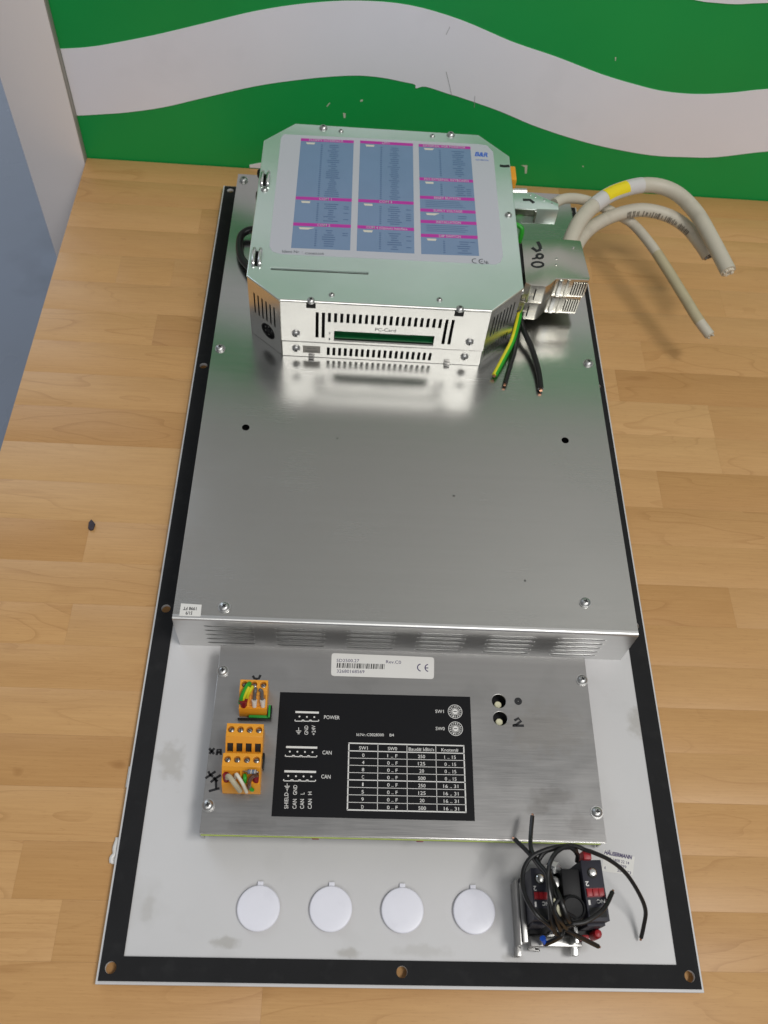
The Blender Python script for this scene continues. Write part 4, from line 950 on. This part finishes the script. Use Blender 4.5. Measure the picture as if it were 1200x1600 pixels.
def block(q, zt, zb, nm):
    fr = Frame((q[0][0], q[0][1], zt), (q[1][0]-q[0][0], q[1][1]-q[0][1], 0), (-(q[1][1]-q[0][1]), q[1][0]-q[0][0], 0))
    W_ = math.hypot(q[1][0]-q[0][0], q[1][1]-q[0][1]); L_ = nm
    b = obj('contact_block', G().fbox(fr, 0, W_, -L_, 0, zb-zt, 0).fbox(fr, .8, W_-.8, -L_-1.6, -L_+.2, zb-zt, -7), 'slate_plastic', sw, bevel=.45)
    m_ = Frame(fr(0, 0, 0), fr.x, fr.y)
    s = (fr(W_*.48, -L_*.215, .02))
    obj('screw_well', G().lathe(Frame(s, fr.x, fr.y), [(3.0, -.3), (3.0, .06), (.2, .08)], 18), 'dark_inside', b)
    obj('screw_head', G().lathe(Frame(s, fr.x, fr.y), [(2.35, .1), (2.35, 1.2), (1.7, 1.8), (.3, 1.9)], 16), 'bright_metal', b)
    obj('slider_track', G().fbox(fr, .9, W_-.9, -L_*.615, -L_*.465, .02, .3), 'darkred_plastic', b)
    for k in range(3): obj('red_slider', G().fbox(fr, 1.0+k*(W_-2)/3, .8+(k+1)*(W_-2)/3, -L_*.60, -L_*.48, .3, 1.0+.25*(k % 2)), 'red_plastic', b, bevel=.2)
    g = G(); n = (0, 0, 1)
    def rt(s_, u0, u1, v, h): g.text(s_, fr(u1, v, .08), fr(u0, v, .08), h, n, .02)      # reads from the far side
    rt('2', W_*.08, W_*.26, -L_*.355, 2.5); rt('1', W_*.10, W_*.20, -L_*.66, 2.5); rt('NC', W_*.52, W_*.90, -L_*.655, 1.9)
    tag(obj('lettering', g, 'print_white', b), kind='stuff')
    obj('terminal_mouth', G().fbox(fr, 1.2, W_-1.2, -L_*.94, -L_*.78, .02, .14), 'dark_inside', b)
    return fr, W_
block(((237.35, 56.52), (247.3, 56.49)), TB, 12.5, 26.79)
block(((266.34, 61.2), (278.19, 61.68)), TB, 12.5, 31.85)
obj('barrel', G().lathe(Frame((259.68, 35.99, 20), (1, 0, 0), (0, 1, 0)), [(7.2, 0), (7.2, 28), (6.6, 30), (5.6, 30.4), (5.4, 29.2), (.3, 29)], 28), 'black_plastic', sw)
obj('centre_block', G().box(255.57, 265.81, 40.50, 57.09, 18, 46), 'black_plastic', sw, bevel=.8)
obj('plunger', G().lathe(Frame((251.44, 36.84, 18), (1, 0, 0), (0, 1, 0)), [(4.9, 0), (4.9, 28), (4.4, 29), (.3, 29.2)], 24), 'cream_plastic', sw)
obj('foil_wrap', G().lathe(Frame((254.00, 58.83, 20), (1, 0, 0), (0, 1, 0)), [(5.2, 0), (5.0, 15), (3.5, 19), (.3, 20)], 7), 'bright_metal', sw, angle=10)
obj('clamp_screw', G().lathe(Frame((252.73, 50.35, 30), (1, 0, 0), (0, 1, 0)), [(3.6, 0), (3.4, 11), (2.6, 12), (.3, 12.3)], 12), 'dull_metal', sw)
for pts, r, tp_, nm in [([(248.26, 23.67, 48), (244.98, 29.37, 56), (243.81, 37.13, 61), (244.02, 43.84, 62), (243.94, 49.82, 60), (240.65, 56.03, 57), (236.12, 64.11, 52), (229.9, 72.17, 47)], 1.05, 1, ''),
    ([(247.13, 26.54, 52), (244.87, 36.02, 60), (244.42, 44.55, 63), (243.19, 51.65, 62), (239.65, 58.06, 58), (237.52, 65.58, 54), (238.62, 72.9, 50), (241.29, 85.24, 47)], 1.05, 1, ''),
    ([(250.15, 23.74, 44), (243.45, 27.07, 54), (236.88, 31.29, 58), (232.32, 38.22, 58), (230.56, 46.13, 57), (231.92, 54.52, 57), (236.51, 60.69, 58), (244.56, 64.31, 60), (253.64, 66.12, 61), (261.19, 66.62, 60), (267.34, 64.96, 58), (271.98, 64.51, 55), (283.03, 61.36, 50), (293.83, 55.63, 43), (303.08, 46.11, 34), (308.03, 38.62, 26), (308.17, 31.62, 19), (307.32, 25.88, 14)], 1.0, 1, ''),
    ([(265.16, 61.28, 46), (263.68, 62.94, 54), (260.66, 63.97, 60), (257.65, 65.32, 62), (253.51, 64.81, 63), (248.38, 61.32, 63), (244.76, 55.73, 64), (243.16, 48.69, 64), (243.38, 40.94, 64), (245.01, 33.62, 62), (248.01, 28.45, 57), (251.18, 24.74, 50)], 1.0, 0, ''),
    ([(254.04, 25.39, 52), (248.69, 28.49, 60), (245.8, 32.23, 63), (245.88, 35.46, 64), (248.68, 38.05, 64), (250.89, 36.69, 62)], 0.95, 0, ''),
    ([(251.31, 26.01, 50), (255.76, 26.9, 57), (262.6, 27.93, 58), (269.55, 31.42, 58), (275.06, 35.7, 57), (281.65, 44.15, 52)], 1.05, 1, ''),
    ([(251.97, 27.79, 46), (255.98, 25.3, 46), (262.97, 23.12, 40), (269.64, 21.54, 34), (277.33, 19.49, 28)], 1.05, 1, ''),
    ([(254.21, 26.36, 44), (252.91, 22.93, 44), (250.37, 21.23, 38), (246.8, 19.9, 30)], 1.05, 1, ''),
    ([(247.88, 49.15, 54), (248.17, 42.19, 62), (249.82, 35.53, 64), (252.73, 29.69, 61), (256.29, 27.16, 55)], 1.15, 0, ''),
    ([(247.39, 54.38, 52), (246.1, 45.06, 60), (247.96, 37.76, 63), (251.39, 32.47, 62), (257.7, 29.95, 58)], 0.9, 0, ''),
    ([(240.35, 58.64, 55), (244.46, 63.57, 58), (252.62, 65.59, 59), (260.93, 66.17, 57), (263.9, 63.78, 52)], 1.1, 0, '')]:
    wire(pts, r*1.22, 'wire_black', parent=sw, tip=bool(tp_))
obj('red_tab', G().box(267.75, 272.24, 61.12, 66.03, 38, 52), 'red_plastic', sw, bevel=.5)
obj('red_tab', G().lathe(Frame((277.31, 25.80, 20), (1, 0, 0), (0, 1, 0)), [(2.7, 0), (2.7, 9), (1.9, 11), (.2, 11.5)], 14), 'red_plastic', sw)
obj('red_tab', G().box(267.06, 270.97, 22.14, 24.58, 26, 34), 'red_plastic', sw, bevel=.6)
obj('blue_ferrule', G().cyl((244.69, 22.45, 34), (247.26, 19.8, 29), 1.7, 12, 1.2), 'blue_plastic', sw)
obj('small_cover', G().box(245.17, 251.46, 31.37, 57.24, 24, 44), 'black_plastic', sw, bevel=.6)
obj('bent_pin', G().box(247.78, 251.31, 23.70, 25.89, 30, 44).box(262.23, 264.58, 20.14, 28.37, 24, 36), 'bright_metal', sw, bevel=.4)
